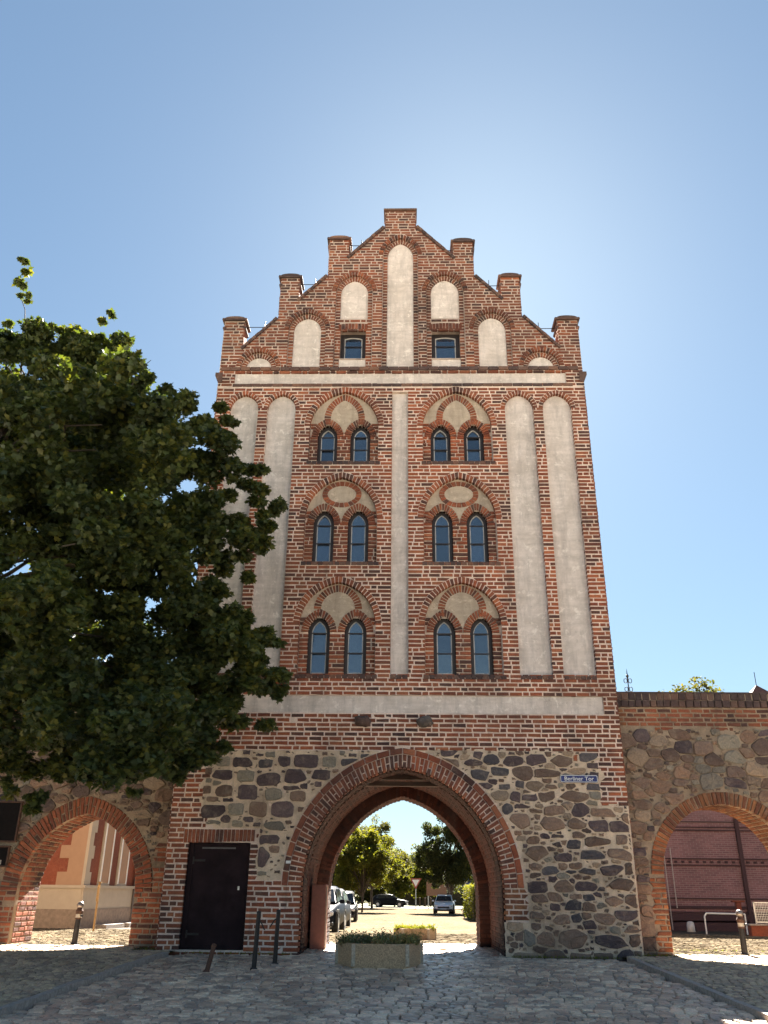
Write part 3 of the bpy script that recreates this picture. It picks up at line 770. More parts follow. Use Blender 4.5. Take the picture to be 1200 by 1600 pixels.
def chips(parent, items, y, name='small_stones', bul=.6):
    VV, A4, A3 = [], [], []; off = 0
    for x, z, hw, hh in items:
        Vv, q4, q3 = SU[random.randrange(18)]; a = random.gauss(0, .45); hh = hh * random.uniform(.5, 1)
        X = Vv[:, 0] * hw; Z = Vv[:, 2] * hh
        VV.append(np.stack([X * cos(a) - Z * sin(a) + x, Vv[:, 1] * .022 + y, X * sin(a) + Z * cos(a) + z], 1)); A4.append(q4 + off); A3.append(q3 + off); off += len(Vv)
    me = mesh_np(name, np.concatenate(VV), [np.concatenate(A4), np.concatenate(A3)]); me.polygons.foreach_set('use_smooth', [True] * len(me.polygons))
    o = link(name, me, M_STONE, parent, 'stuff'); o.color = (.20, .15, .12, 1); return o
def pack(inside, xr, zr, placed, sizes, tries, gap=.012, seed=0):
    """dart throwing with ellipses of falling size"""
    r = random.Random(seed); P = [list(p) for p in placed]; new = []
    for (smin, smax) in sizes:
        for _ in range(tries):
            hw = r.uniform(smin, smax); hh = hw * r.uniform(.5, .85)
            x, z = r.uniform(*xr), r.uniform(*zr)
            ok = True
            A_ = np.array(P) if P else np.zeros((0, 4))
            if len(A_):
                dd = ((A_[:, 0] - x) / (A_[:, 2] + hw + gap)) ** 2 + ((A_[:, 1] - z) / (A_[:, 3] + hh + gap)) ** 2
                if dd.min() < .93: continue
            px = x + np.array([-1, 1, 0, 0, -.7, .7, -.7, .7]) * hw; pz = z + np.array([0, 0, -1, 1, .7, .7, -.7, -.7]) * hh
            if not inside(px, pz).all(): continue
            P.append([x, z, hw, hh]); new.append((x, z, hw, hh))
    return new
STONES = [(-3.38,3.69,0.211,0.108,'d'),(-2.88,3.66,0.157,0.098,'d2'),(-2.48,3.71,0.142,0.118,'d'),(-2.0,3.72,0.25,0.137,'d'),(-1.5,3.71,0.142,0.113,'g'),(-1.06,3.69,0.181,0.083,'d2'),(-3.79,3.7,0.142,0.108,'g'),(-4.16,3.49,0.142,0.088,'b'),(-3.8,3.42,0.211,0.108,'d'),(-3.29,3.4,0.181,0.122,'g'),(-2.8,3.33,0.235,0.142,'d'),(-2.21,3.4,0.23,0.147,'d'),(-1.67,3.43,0.196,0.113,'d'),(-4.15,3.11,0.142,0.088,'b'),(-3.74,3.09,0.176,0.127,'b'),(-3.22,3.07,0.206,0.152,'d'),(-2.66,3.04,0.186,0.142,'g'),(-2.15,3.01,0.167,0.127,'b'),(-3.92,2.67,0.25,0.132,'d'),(-3.45,2.72,0.167,0.132,'g'),(-2.98,2.72,0.181,0.152,'b'),(-2.46,2.73,0.225,0.162,'d'),(-2.61,2.4,0.225,0.098,'g'),(-2.71,2.13,0.206,0.093,'d'),(-2.29,3.16,0.176,0.049,'d'),(-3.63,2.91,0.118,0.044,'d'),(-3.96,2.92,0.127,0.054,'b'),(-3.02,3.84,0.088,0.034,'d'),(-1.0,3.85,0.103,0.039,'d'),(-0.73,3.83,0.103,0.054,'d2'),(-2.79,1.79,0.127,0.191,'d'),(-2.81,1.48,0.103,0.049,'g'),(-2.92,2.29,0.069,0.054,'d'),(-3.91,2.46,0.162,0.044,'g'),(1.07,3.91,0.181,0.064,'d'),(1.1,3.69,0.171,0.088,'b'),(1.61,3.71,0.186,0.073,'d'),(1.98,3.79,0.176,0.113,'d2'),(2.45,3.77,0.201,0.118,'d'),(2.96,3.78,0.191,0.113,'d'),(3.51,3.77,0.216,0.118,'b'),(3.8,3.83,0.054,0.074,'r'),(4.09,3.84,0.186,0.083,'d2'),(1.73,3.47,0.181,0.113,'d2'),(2.17,3.54,0.172,0.093,'d2'),(2.66,3.5,0.201,0.142,'b'),(3.17,3.5,0.265,0.103,'b'),(3.52,3.58,0.078,0.034,'d'),(4.19,3.66,0.142,0.064,'d'),(3.81,3.55,0.176,0.073,'t'),(1.86,3.23,0.152,0.069,'d'),(2.25,3.22,0.118,0.059,'d2'),(2.59,3.27,0.093,0.078,'d2'),(2.88,3.24,0.201,0.108,'t'),(3.23,3.24,0.122,0.054,'b'),(4.16,3.23,0.172,0.069,'d2'),(2.15,3.04,0.196,0.103,'t'),(2.75,3.0,0.181,0.088,'d'),(3.14,3.03,0.176,0.108,'b'),(3.68,3.05,0.333,0.118,'b'),(2.29,2.79,0.113,0.113,'d2'),(2.61,2.83,0.147,0.054,'d'),(2.89,2.75,0.132,0.054,'b'),(3.3,2.75,0.235,0.103,'b'),(3.81,2.76,0.167,0.137,'d'),(4.28,2.72,0.23,0.088,'b'),(2.56,2.55,0.216,0.167,'b'),(2.91,2.61,0.069,0.059,'b'),(3.19,2.49,0.245,0.137,'b'),(3.73,2.48,0.181,0.122,'b'),(4.15,2.45,0.196,0.113,'d'),(4.62,2.46,0.211,0.103,'d'),(3.29,2.26,0.132,0.039,'d'),(3.04,2.25,0.093,0.054,'d'),(3.27,2.09,0.088,0.064,'d'),(3.61,2.1,0.132,0.083,'d2'),(4.12,2.16,0.24,0.093,'b'),(4.64,2.19,0.132,0.103,'b'),(2.83,1.93,0.225,0.147,'b'),(3.38,1.84,0.211,0.088,'d'),(4.0,1.9,0.269,0.083,'d2'),(4.56,1.92,0.265,0.118,'b'),(3.1,1.59,0.157,0.083,'d2'),(3.52,1.57,0.118,0.049,'d2'),(3.86,1.58,0.172,0.073,'d2'),(4.33,1.61,0.24,0.122,'d'),(4.7,1.63,0.073,0.118,'b'),(2.81,1.66,0.127,0.073,'b'),(2.79,1.5,0.108,0.064,'b'),(2.82,1.28,0.172,0.098,'d'),(3.35,1.3,0.171,0.127,'b'),(3.53,1.41,0.059,0.049,'d'),(3.83,1.32,0.23,0.093,'d'),(4.54,1.34,0.284,0.118,'b'),(2.86,1.07,0.157,0.073,'b'),(3.58,1.12,0.113,0.049,'b'),(3.85,1.1,0.108,0.054,'d2'),(3.5,0.95,0.152,0.088,'d2'),(3.84,0.93,0.137,0.078,'b'),(4.34,1.04,0.171,0.093,'b'),(4.69,1.05,0.127,0.122,'b'),(3.15,0.92,0.098,0.069,'d'),(2.79,0.77,0.137,0.069,'b'),(3.26,0.69,0.157,0.098,'b'),(3.57,0.73,0.108,0.083,'d2'),(4.13,0.7,0.201,0.113,'b'),(4.59,0.78,0.225,0.098,'d'),(4.66,0.54,0.162,0.069,'b'),(2.4,0.39,0.088,0.078,'b'),(2.27,0.42,0.044,0.039,'d'),(2.61,0.37,0.113,0.137,'g'),(2.91,0.36,0.172,0.152,'b'),(3.46,0.37,0.289,0.176,'b'),(3.83,0.48,0.074,0.039,'d'),(3.83,0.31,0.039,0.034,'d'),(4.22,0.33,0.279,0.113,'k'),(4.7,0.33,0.122,0.118,'b'),(2.3,0.23,0.078,0.054,'b'),(2.43,0.23,0.049,0.044,'d'),(2.5,0.01,0.309,0.127,'t'),(3.12,0.01,0.23,0.132,'b'),(3.58,-0.01,0.216,0.108,'b'),(4.04,-0.0,0.201,0.113,'b'),(4.49,0.03,0.216,0.142,'d'),(4.71,0.06,0.108,0.088,'b'),(3.82,0.19,0.049,0.029,'d')]
def push_out(Q, A, t, jamb):
    """move outline points out of an archway and its ring"""
    Q = Q.copy()
    for i, (x, z) in enumerate(Q):
        s_ = 1 if x >= A.cx else -1
        if z > A.spring:
            c_ = np.array([A.cx - s_ * A.c, A.spring]); d = np.array([x, z]) - c_; L_ = np.hypot(*d); r_ = A.R + t
            if L_ < r_: Q[i] = c_ + d / max(L_, 1e-6) * r_
        elif abs(x - A.cx) < A.a + jamb: Q[i, 0] = A.cx + s_ * (A.a + jamb)
    return Q
def cell_stones(parent, seeds, y0, fit, rnd_, joint=(.008, .02), bulge=(.02, .05), limit=1.3, ok_centre=None, cap_n=300):
    """stones as cells of a weighted tessellation, each one a mesh of its own; seeds: x, z, half width, half height, tone"""
    S_ = np.array([s_[:4] for s_ in seeds]); made = []; extra_ = []
    for k, (px, pz, hw, hh, tone) in enumerate(seeds):
        w_, h_ = hw * limit, hh * limit
        cell = [(px - w_, pz - h_ * .7), (px - w_ * .7, pz - h_), (px + w_ * .7, pz - h_), (px + w_, pz - h_ * .7), (px + w_, pz + h_ * .7), (px + w_ * .7, pz + h_), (px - w_ * .7, pz + h_), (px - w_, pz + h_ * .7)]
        near_ = np.where((np.abs(S_[:, 0] - px) < w_ + S_[:, 2] * limit) & (np.abs(S_[:, 1] - pz) < h_ + S_[:, 3] * limit))[0]
        for m_ in near_:
            if m_ == k: continue
            qx, qz, qw, qh = S_[m_]; dx, dz = qx - px, qz - pz
            # split the gap in the ratio of the two sizes along the joining line
            L_ = np.hypot(dx, dz); ux, uz = dx / max(L_, 1e-6), dz / max(L_, 1e-6)
            ra = 1 / np.hypot(ux / hw, uz / hh); rb = 1 / np.hypot(ux / qw, uz / qh); f_ = ra / (ra + rb)
            mx_, mz_ = px + dx * f_, pz + dz * f_; nx_, nz_ = ux / hw ** 2 + ux / qw ** 2, uz / hh ** 2 + uz / qh ** 2; out = []
            for i in range(len(cell)):
                a, b = cell[i], cell[(i + 1) % len(cell)]; da, db = (a[0] - mx_) * nx_ + (a[1] - mz_) * nz_, (b[0] - mx_) * nx_ + (b[1] - mz_) * nz_
                if da <= 0: out.append(a)
                if (da <= 0) != (db <= 0): t_ = da / (da - db); out.append((a[0] + (b[0] - a[0]) * t_, a[1] + (b[1] - a[1]) * t_))
            cell = out
            if len(cell) < 3: break
        if len(cell) < 3: continue
        Q = fit(np.array(cell), px, pz)
        if Q is None: continue
        c = Q.mean(0); ext = np.abs(Q - c).max(0)
        if min(ext) < .022: continue
        R_ = []
        kc = rnd_.uniform(.10, .30)
        for i in range(len(Q)):
            a, b, d = Q[i - 1], Q[i], Q[(i + 1) % len(Q)]; R_ += [b + (a - b) * kc, b + (d - b) * kc]
        R_ = np.array(R_); jn = rnd_.uniform(*joint); L_ = np.linalg.norm(R_ - c, axis=1, keepdims=True)
        R_ = c + (R_ - c) * np.clip(1 - jn / np.maximum(L_, .02), .55, 1) + np.array([[rnd_.gauss(0, .006), rnd_.gauss(0, .006)] for _ in R_])
        n = len(R_); bl = rnd_.uniform(*bulge) * min(1.2, .5 + 3 * min(ext)); tl = (rnd_.gauss(0, .03), rnd_.gauss(0, .03)); fx, fz = rnd_.gauss(0, .15) * ext[0], rnd_.gauss(0, .15) * ext[1]
        V = [(x - c[0], .03, z - c[1]) for x, z in R_]
        for f_, dy in ((1, -.4), (.92, -.86), (.5, -1.0)):
            V += [((x - c[0]) * f_ + fx * (1 - f_), bl * dy + ((x - c[0]) * tl[0] + (z - c[1]) * tl[1]) * (dy < -.5) + rnd_.gauss(0, .005), (z - c[1]) * f_ + fz * (1 - f_)) for x, z in R_]
        V.append((fx * .7, -bl + rnd_.gauss(0, .008), fz * .7))
        F4 = [(q * n + i, q * n + (i + 1) % n, (q + 1) * n + (i + 1) % n, (q + 1) * n + i) for q in range(3) for i in range(n)]; F3 = [(3 * n + i, 3 * n + (i + 1) % n, 4 * n) for i in range(n)]
        made.append((c, ext, V, F4, F3, tone))
    made.sort(key=lambda t_: -t_[1][0] * t_[1][1])
    VV, A4, A3, off = [], [], [], 0
    for q, (c, ext, V, F4, F3, tone) in enumerate(made):
        if q < cap_n:
            me = mesh_np('fieldstone', V, [np.array(F4), np.array(F3)]); me.materials.append(M_STONE)
            o = link('fieldstone', me, None, parent); o.location = (c[0], y0, c[1]); tc = TONE[tone]; kk = rnd_.uniform(.9, 1.3); o.color = (tc[0] * kk, tc[1] * kk, tc[2] * kk, 1)
        else:
            VV.append(np.array(V) + np.array([c[0], y0, c[1]])); A4.append(np.array(F4) + off); A3.append(np.array(F3) + off); off += len(V)
    if VV:
        me = mesh_np('rubble_stones', np.concatenate(VV), [np.concatenate(A4), np.concatenate(A3)]); o = link('rubble_stones', me, M_STONE, parent, 'stuff'); o.color = (.19, .145, .115, 1)
    return [(c[0], c[1], e[0] * .8, e[1] * .8) for c, e, *_ in made]
zone = lambda x, z: stone_zone(x, z) & (z > -.05)
zone_r = lambda x, z: zone(x, z) & (x > 0)
SR = [s_ for s_ in STONES if s_[0] > 0]; SL = [s_ for s_ in STONES if s_[0] <= 0]
rs = random.Random(17)
ex_r = pack(zone_r, (.3, 4.83), (0, 4.0), [s_[:4] for s_ in SR], [(.13, .19), (.09, .14), (.055, .09), (.035, .055)], 700, gap=-.012, seed=4)
def fit_r(Q, px, pz):
    Q = push_out(Q, gate, .44, .47) if pz > .66 else Q
    lim_x = 4.28 if pz > 2.93 else 4.80
    if px > lim_x + .1: lim_x = 4.80
    Q[:, 0] = np.clip(Q[:, 0], 2.15 if pz < .7 else .1, lim_x); Q[:, 1] = np.clip(Q[:, 1], -.1, 3.97); return Q
cell_r = cell_stones(tower, SR + [(*e, rs.choice('dxbbwtgt')) for e in ex_r], -.002, fit_r, rs, (.010, .026), (.02, .05), 1.22)
ex_l = pack(zone, (-4.3, 0), (1.3, 4.0), [s_[:4] for s_ in SL], [(.10, .15), (.06, .10), (.035, .06)], 420, gap=.010, seed=14)
def fit_l(Q, px, pz):
    Q = push_out(Q, gate, .44, .47)
    Q[:, 0] = np.clip(Q[:, 0], -4.2 if pz > 2.36 else -2.92, 0); Q[:, 1] = np.clip(Q[:, 1], 1.38, 3.97); return Q
cell_l = cell_stones(tower, SL + [(*e, rs.choice('ddbbgg')) for e in ex_l], -.002, fit_l, rs, (.016, .03), (.02, .05), 1.13)
sm = pack(zone, (-4.3, 4.83), (0, 4.0), cell_r + cell_l, [(.022, .05)], 1100, gap=.0, seed=5)
# uneven bed of mortar between the stones
def mortar_bed(parent, inside, xr, zr, y0, mat, step=.055, amp=.007, name='stone_mortar'):
    nx, nz = int((xr[1] - xr[0]) / step) + 1, int((zr[1] - zr[0]) / step) + 1
    X, Z = np.meshgrid(np.linspace(*xr, nx), np.linspace(*zr, nz)); q = np.random.default_rng(3)
    Y = q.normal(0, 1, X.shape); Y = (Y + np.roll(Y, 1, 0) + np.roll(Y, 1, 1) + np.roll(Y, (1, 1), (0, 1))) / 2
    Xj = X + q.normal(0, step * .12, X.shape); Xj[:, 0], Xj[:, -1] = X[:, 0], X[:, -1]
    V = np.stack([Xj, y0 + np.clip(Y * amp, -1.6 * amp, 1.6 * amp), Z], -1).reshape(-1, 3)
    cx, cz = (X[:-1, :-1] + X[1:, 1:]) / 2, (Z[:-1, :-1] + Z[1:, 1:]) / 2; ok = inside(cx.ravel(), cz.ravel()).reshape(cx.shape)
    j, i = np.where(ok); a = j * nx + i
    me = mesh_np(name, V, [np.stack([a, a + 1, a + nx + 1, a + nx], 1)]); me.polygons.foreach_set('use_smooth', [True] * len(me.polygons))
    return link(name, me, mat, parent)
mortar_bed(tower, stone_zone, (-4.4, 4.826), (-.3, 4.0), .003, M_MORTAR_S, .055, .0045)
chips(tower, sm, .012)

# ---- plaster infills
def plaster(name, poly, y, mat, z_holes=()):
    return link(name, slab(name, poly, list(z_holes), y, y + .05), mat, tower)
for a in NICH: plaster('niche_plaster', a.poly(.004, 8), .112, M_PLASTER)
plaster('niche_plaster', rect(CEN, .004), .10, M_PLASTER)
for p in PANELS: plaster('plaster_band', rect(p, .003), .045, M_PLASTER)
for i, (inn, out) in enumerate(GAB):
    if i in (1, 2):
        u = UPN[i - 1]; plaster('niche_plaster', Arch(inn.cx, u[2], inn.spring, inn.a, inn.rise).poly(.004, 8), .118, M_PLASTER); plaster('sill_plaster', rect(GSILL[i - 1], .003), .105, M_PLASTER)
    else: plaster('niche_plaster', inn.poly(.004, 8), .118, M_PLASTER)

# ---- window groups: tympanum plaster, small arches, tracery motif, windows
def poly_clip(poly, z0, z1):
    def cl(P, s, v):
        out = []
        for i in range(len(P)):
            a, b_ = P[i], P[(i + 1) % len(P)]; ia, ib = s * (a[1] - v) >= 0, s * (b_[1] - v) >= 0
            if ia: out.append(a)
            if ia != ib:
                t_ = (v - a[1]) / (b_[1] - a[1]); out.append((a[0] + (b_[0] - a[0]) * t_, v))
        return out
    return cl(cl(poly, 1, z0), -1, z1)
def lancet_window(A, y):
    inn = Arch(A.cx, A.base + .07, A.spring, A.a - .075, A.rise - .09); bead = Arch(A.cx, A.base + .095, A.spring, A.a - .097, A.rise - .115)
    fr = link('window', slab('window', A.poly(.006, 8), [inn.poly(0, 8)], y, y + .07), M_FRAME, tower)
    link('bead', slab('bead', inn.poly(.002, 8), [bead.poly(0, 8)], y + .012, y + .05), M_LEAD, fr)
    H = inn.apex - inn.base; zb = [inn.base + H * .385, inn.base + H * .765]
    g = bead.poly(.004, 8); cuts = [inn.base - 1] + zb + [inn.apex + 1]
    for i in range(3):
        p = poly_clip(g, cuts[i] + (.004 if i else 0), cuts[i + 1] - (.004 if i < 2 else 0))
        tx, tz = random.gauss(0, .022), random.gauss(0, .022)
        me = slab('pane', p, [], y + .034, y + .044)
        for v in me.vertices: v.co.y += (v.co.x - A.cx) * tx + (v.co.z - A.base) * tz
        link('pane', me, M_GLASS, fr)
    for z in zb:
        b_ = MB(); b_.box((A.cx, y + .02, z), (2 * A.a - .10, .045, .028)); b_.build('glazing_bar', M_FRAME, fr)
    # dark reveal boards behind
WB = Bricks()
for gi, g in enumerate(GROUPS):
    y = .1402
    # plaster tympanum as a thin coat on the recessed wall
    ty = [p for p in g.poly(.004, 12)]
    ty = poly_clip(ty, g.win[0].spring + .02, 99)
    plaster('tympanum_plaster', ty, .122, M_PLASTER_W, []) if False else None
    hs = [Arch(wn.cx, -99, wn.spring, wn.a, wn.rise).poly(.12, 8) for wn in g.win]
    hs = [poly_clip(h, g.win[0].spring + .02 - .001, 99) for h in hs]
    me = slab('tympanum_plaster', poly_clip(ty, g.win[0].spring + .34, 99), [], .118, .1396)
    link('tympanum_plaster', me, M_PLASTER_W, tower)
    # lower V of plaster between the arches
    link('tympanum_plaster', slab('tympanum_plaster', [(g.cx, g.win[0].spring + .10), (g.cx + .2, g.win[0].spring + .342), (g.cx - .2, g.win[0].spring + .342)], [], .1182, .1394), M_PLASTER_W, tower)
    for k, wn in enumerate(g.win):
        ring(WB, wn, .165, n=-.095, d=.06, seed=200 + gi * 2 + k, pitch=.085)
    def pier(x, z, g=g):
        ok = g.inside(x, z) & (z < g.win[0].spring + .36) & (z > g.base + .015)
        for wn in g.win: ok &= ~wn.inside(x, z, .168)
        ok &= ~((z > g.win[0].spring + .09) & (np.abs(x - g.cx) < .16))
        return ok
    fill_rows(WB, pier, g.cx - .9, g.cx + .9, g.base, g.win[0].spring + .4, n=-.105, d=.06, seed=300 + gi, seq=(.265, .125))
    # tracery motif in brick
    top = g.apex; ax = g.win[0].apex + .13
    if g.kind == 1:
        cz, rw, rh = g.apex - .42, .36, .235; nn = 22
        for i in range(nn):
            a0, a1 = 2 * pi * (i + .07) / nn, 2 * pi * (i + .93) / nn
            WB.add([(g.cx + rw * cos(a0), cz + rh * sin(a0)), (g.cx + (rw + .13) * cos(a0), cz + (rh + .12) * sin(a0)), (g.cx + (rw + .13) * cos(a1), cz + (rh + .12) * sin(a1)), (g.cx + rw * cos(a1), cz + rh * sin(a1))], -.10, .05)
    else:
        mw = .36 if g.kind == 0 else .40
        mo = Arch(g.cx, ax - .1, ax + (.06 if g.kind == 0 else .04), mw, g.apex - .20 - (ax + (.06 if g.kind == 0 else .04)), .12)
        ring(WB, mo, .165, n=-.10, d=.05, pitch=.085, seed=400 + gi)
        for s in (1, -1):
            for zz in ((ax - .12, ax - .035), (ax - .02, ax + .055)):
                if g.kind == 2 and zz[0] > ax - .05: continue
                x0, x1 = sorted((g.cx + s * mw, g.cx + s * (mw + .16))); WB.add([(x0, zz[0]), (x1, zz[0]), (x1, zz[1]), (x0, zz[1])], -.10, .05)
    for wn in g.win: lancet_window(wn, .24)
link('tracery_bricks', WB.mesh('tracery_bricks', MAPF), M_BRICK, tower, 'stuff')
# brick reveals of the lancets
RV = []
for g in GROUPS:
    for wn in g.win:
        f, S = tunnel_map(wn.profile(), .16); q = Bricks(); fill_rows(q, lambda x, z: (x > 0) & (x < .09), 0, .09, 0, S, n=.004, d=.012, seed=int(S * 100))
        me = q.mesh('reveal_bricks', f); RV.append(me)
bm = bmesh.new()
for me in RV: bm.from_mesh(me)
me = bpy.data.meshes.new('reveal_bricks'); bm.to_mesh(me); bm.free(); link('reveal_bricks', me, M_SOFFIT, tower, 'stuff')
# sills: dark projecting headers
B = Bricks()
for g in GROUPS:
    x = g.cx - .92
    while x < g.cx + .86: B.add([(x, g.base - .075), (x + .12, g.base - .075), (x + .12, g.base + .012), (x, g.base + .012)], .012 + random.gauss(0, .004), .12); x += .134
for a in NICH:
    x = a.cx - a.a
    while x < a.cx + a.a - .05: B.add([(x, a.base - .07), (x + .11, a.base - .07), (x + .11, a.base + .008), (x, a.base + .008)], .012, .12); x += .122
for x in (-.2, -.065, .07): B.add([(x, 5.52), (x + .12, 5.52), (x + .12, 5.61), (x, 5.61)], .012, .12)
x = -HW + .05
while x < HW - .15: B.add([(x, 13.79), (x + .25, 13.79), (x + .25, 13.895), (x, 13.895)], .035, .16); x += .264
x = -HW + .4
while x < HW - .45: B.add([(x, 13.29), (x + .25, 13.29), (x + .25, 13.375), (x, 13.375)], .012, .14); x += .264
link('sill_course', B.mesh('sill_course', MAPF), M_DARKB, tower, 'stuff')
# gable windows
for r in GWIN:
    cx = (r[0] + r[1]) / 2; hw = (r[1] - r[0]) / 2; y = .30
    A = Arch(cx, r[2], r[3] - .1, hw, hw); seg = lambda x0, x1, z0, z1, s: [(x0, z0), (x1, z0)] + [(x1 + (x0 - x1) * i / 6, z1 + s * (1 - (2 * i / 6 - 1) ** 2)) for i in range(7)]
    fr = link('window', slab('window', seg(r[0] - .006, r[1] + .006, r[2] - .006, r[3] + .02, .0), [seg(r[0] + .10, r[1] - .10, r[2] + .09, r[3] - .13, .04)], y, y + .06), M_FRAME, tower)
    link('bead', slab('bead', seg(r[0] + .099, r[1] - .099, r[2] + .089, r[3] - .129, .04), [seg(r[0] + .125, r[1] - .125, r[2] + .115, r[3] - .155, .04)], y + .01, y + .05), M_LEAD, fr)
    zc = r[2] + .09 + (r[3] - r[2] - .22) * .62
    for p in (seg(r[0] + .12, r[1] - .12, r[2] + .11, zc - .006, 0), seg(r[0] + .12, r[1] - .12, zc + .006, r[3] - .15, .04)): link('pane', slab('pane', p, [], y + .032, y + .042), M_GLASS, fr)
    b_ = MB(); b_.box((cx, y + .02, zc), (2 * hw - .22, .04, .03)); b_.build('glazing_bar', M_FRAME, fr)

# ---- gable copings and pinnacle caps
B = Bricks()
def coping_run(x0, x1):
    s = -1 if x0 > 0 else 1
    L = sqrt((x1 - x0) ** 2 + (slope_z(x1) - slope_z(x0)) ** 2); n = max(2, int(L / .125))
    ux, uz = (x1 - x0) / L, (slope_z(x1) - slope_z(x0)) / L; nx, nz = -uz, ux
    if nz < 0: nx, nz = -nx, -nz
    for i in range(n):
        a0, a1 = L * i / n + .006, L * (i + 1) / n - .006
        p0 = (x0 + ux * a0, slope_z(x0) + uz * a0); p1 = (x0 + ux * a1, slope_z(x0) + uz * a1)
        q = [p0, p1, (p1[0] + nx * .075, p1[1] + nz * .075), (p0[0] + nx * .075, p0[1] + nz * .075)]
        if ux < 0: q = q[::-1]
        B.add(q, .05 + random.gauss(0, .004), .5)
for a, c in ((-4.27, -3.36), (-2.83, -2.04), (-1.48, -.45), (.44, 1.51), (2.07, 2.81), (3.33, 4.27)): coping_run(a, c)
link('gable_coping', B.mesh('gable_coping', MAPF), M_DARKB, tower, 'stuff')
def cap(x0, x1, zt, root):
    cx, wd = (x0 + x1) / 2, x1 - x0; b_ = MB()
    # two corbel lugs at the side, slab, rounded saddle
    b_.box((cx, .23, zt + .025), (wd + .07, .60, .05), bev=.01)
    n = 9; pr = []
    for i in range(n + 1):
        a = pi * i / n; pr.append((cx - (wd / 2 + .01) * cos(a), zt + .05 + .085 * sin(a) ** .8))
    b_.prism(pr, -.05, .5)
    for s in (-1, 1):
        b_.cyl((cx + s * (wd / 2 + .03), -.06, zt + .03), (cx + s * (wd / 2 + .03), .52, zt + .03), .042, seg=10)
        b_.cyl((cx + s * (wd / 2 + .0), .0, zt - .22), (cx + s * (wd / 2 + .0), .42, zt - .22), .05, seg=10)
    b_.build('pinnacle_cap', M_DARKB, root)
for x0, x1, zt in PIN: cap(max(x0, -HW), min(x1, HW), zt, tower)
b_ = MB(); b_.box((-.005, .22, 19.385), (.97, .6, .05), bev=.01); b_.build('top_cap', M_DARKB, tower)
for s in (-1, 1):
    b_ = MB(); b_.prism([(s * (HW - .1), 13.42), (s * (HW - .1), 13.72), (s * (HW + .09), 13.72), (s * (HW + .09), 13.62), (s * (HW + .0), 13.42)], -.03, .6); b_.build('corbel', M_DARKB, tower)
# two worn corbel stones over the arch
for cx, cz in ((-.80, 4.575), (.575, 4.575)):
    o = link('corbel_stone', SM[3 if cx < 0 else 7], None, tower); o.location = (cx, -.03, cz); o.scale = (.19, .16, .13); o.rotation_euler = (.1, -.12 if cx > 0 else .05, 0); o.color = (.11, .07, .06, 1) if cx < 0 else (.10, .085, .08, 1)
    tag(o, 'reddish worn corbel stone' if cx < 0 else 'grey worn corbel stone')

# ---- steel door
dr = MB(); dr.box(((DOOR[0] + DOOR[1]) / 2, .115, (DOOR[2] + DOOR[3]) / 2), (DOOR[1] - DOOR[0] + .004, .05, DOOR[3] - DOOR[2] + .004)); dr = dr.build('door', M_DOOR, tower)
b_ = MB(); b_.box((DOOR[0] + .06, .085, 1.07), (.11, .05, 1.95), bev=.006); b_.box((DOOR[1] - .03, .085, 1.07), (.05, .03, 1.95), bev=.006); b_.box((-3.72, .085, 2.03), (1.1, .03, .05), bev=.006); b_.box((-3.72, .085, .115), (1.1, .03, .06), bev=.006); b_.build('door_frame', M_DOOR, dr)
for z in (.35, 1.72): 
    b_ = MB(); b_.box((DOOR[0] + .22, .075, z), (.28, .02, .04), bev=.004); b_.cyl((DOOR[0] + .12, .07, z - .07), (DOOR[0] + .12, .07, z + .07), .018); b_.build('hinge', M_IRON, dr)
b_ = MB(); b_.box((-3.75, .085, 1.96), (.7, .012, .03)); b_.build('rain_rail', simple('steel_grey', (.10, .09, .09), .5), dr)
b_ = MB(); b_.box((-3.28, .083, 1.20), (.035, .015, .07)); b_.box((-3.28, .075, 1.215), (.02, .02, .02)); b_.build('lock_plate', simple('steel_bright', (.5, .48, .45), .35, .8), dr)

# lightning conductor brackets between pinnacles and coping
def rod(xa, xb, z, xr, lab):
    b_ = MB(); b_.cyl((xa, .2, z), (xb, .2, z), .011, seg=6); b_.cyl((xr, .2, z - .01), (xr, .2, z + .2), .010, seg=6); b_.sph((xr, .2, z), .02, u=6, v=4)
    o = b_.build('lightning_rod', M_IRON); tag(o, lab, 'lightning rod', 'lightning rods on the stepped gable')
rod(-4.27, -3.55, 15.36, -3.75, 'thin iron lightning rod beside the lowest left gable pinnacle')
rod(-2.83, -2.30, 16.84, -2.42, 'thin iron lightning rod beside the middle left gable pinnacle')
rod(-1.48, -.98, 18.25, -1.13, 'thin iron lightning rod beside the upper left gable pinnacle')
rod(1.51, 1.05, 18.05, 1.18, 'thin iron lightning rod beside the upper right gable pinnacle')
rod(2.81, 2.35, 16.76, 2.5, 'thin iron lightning rod beside the middle right gable pinnacle')
rod(4.27, 3.6, 15.28, 3.8, 'thin iron lightning rod beside the lowest right gable pinnacle')

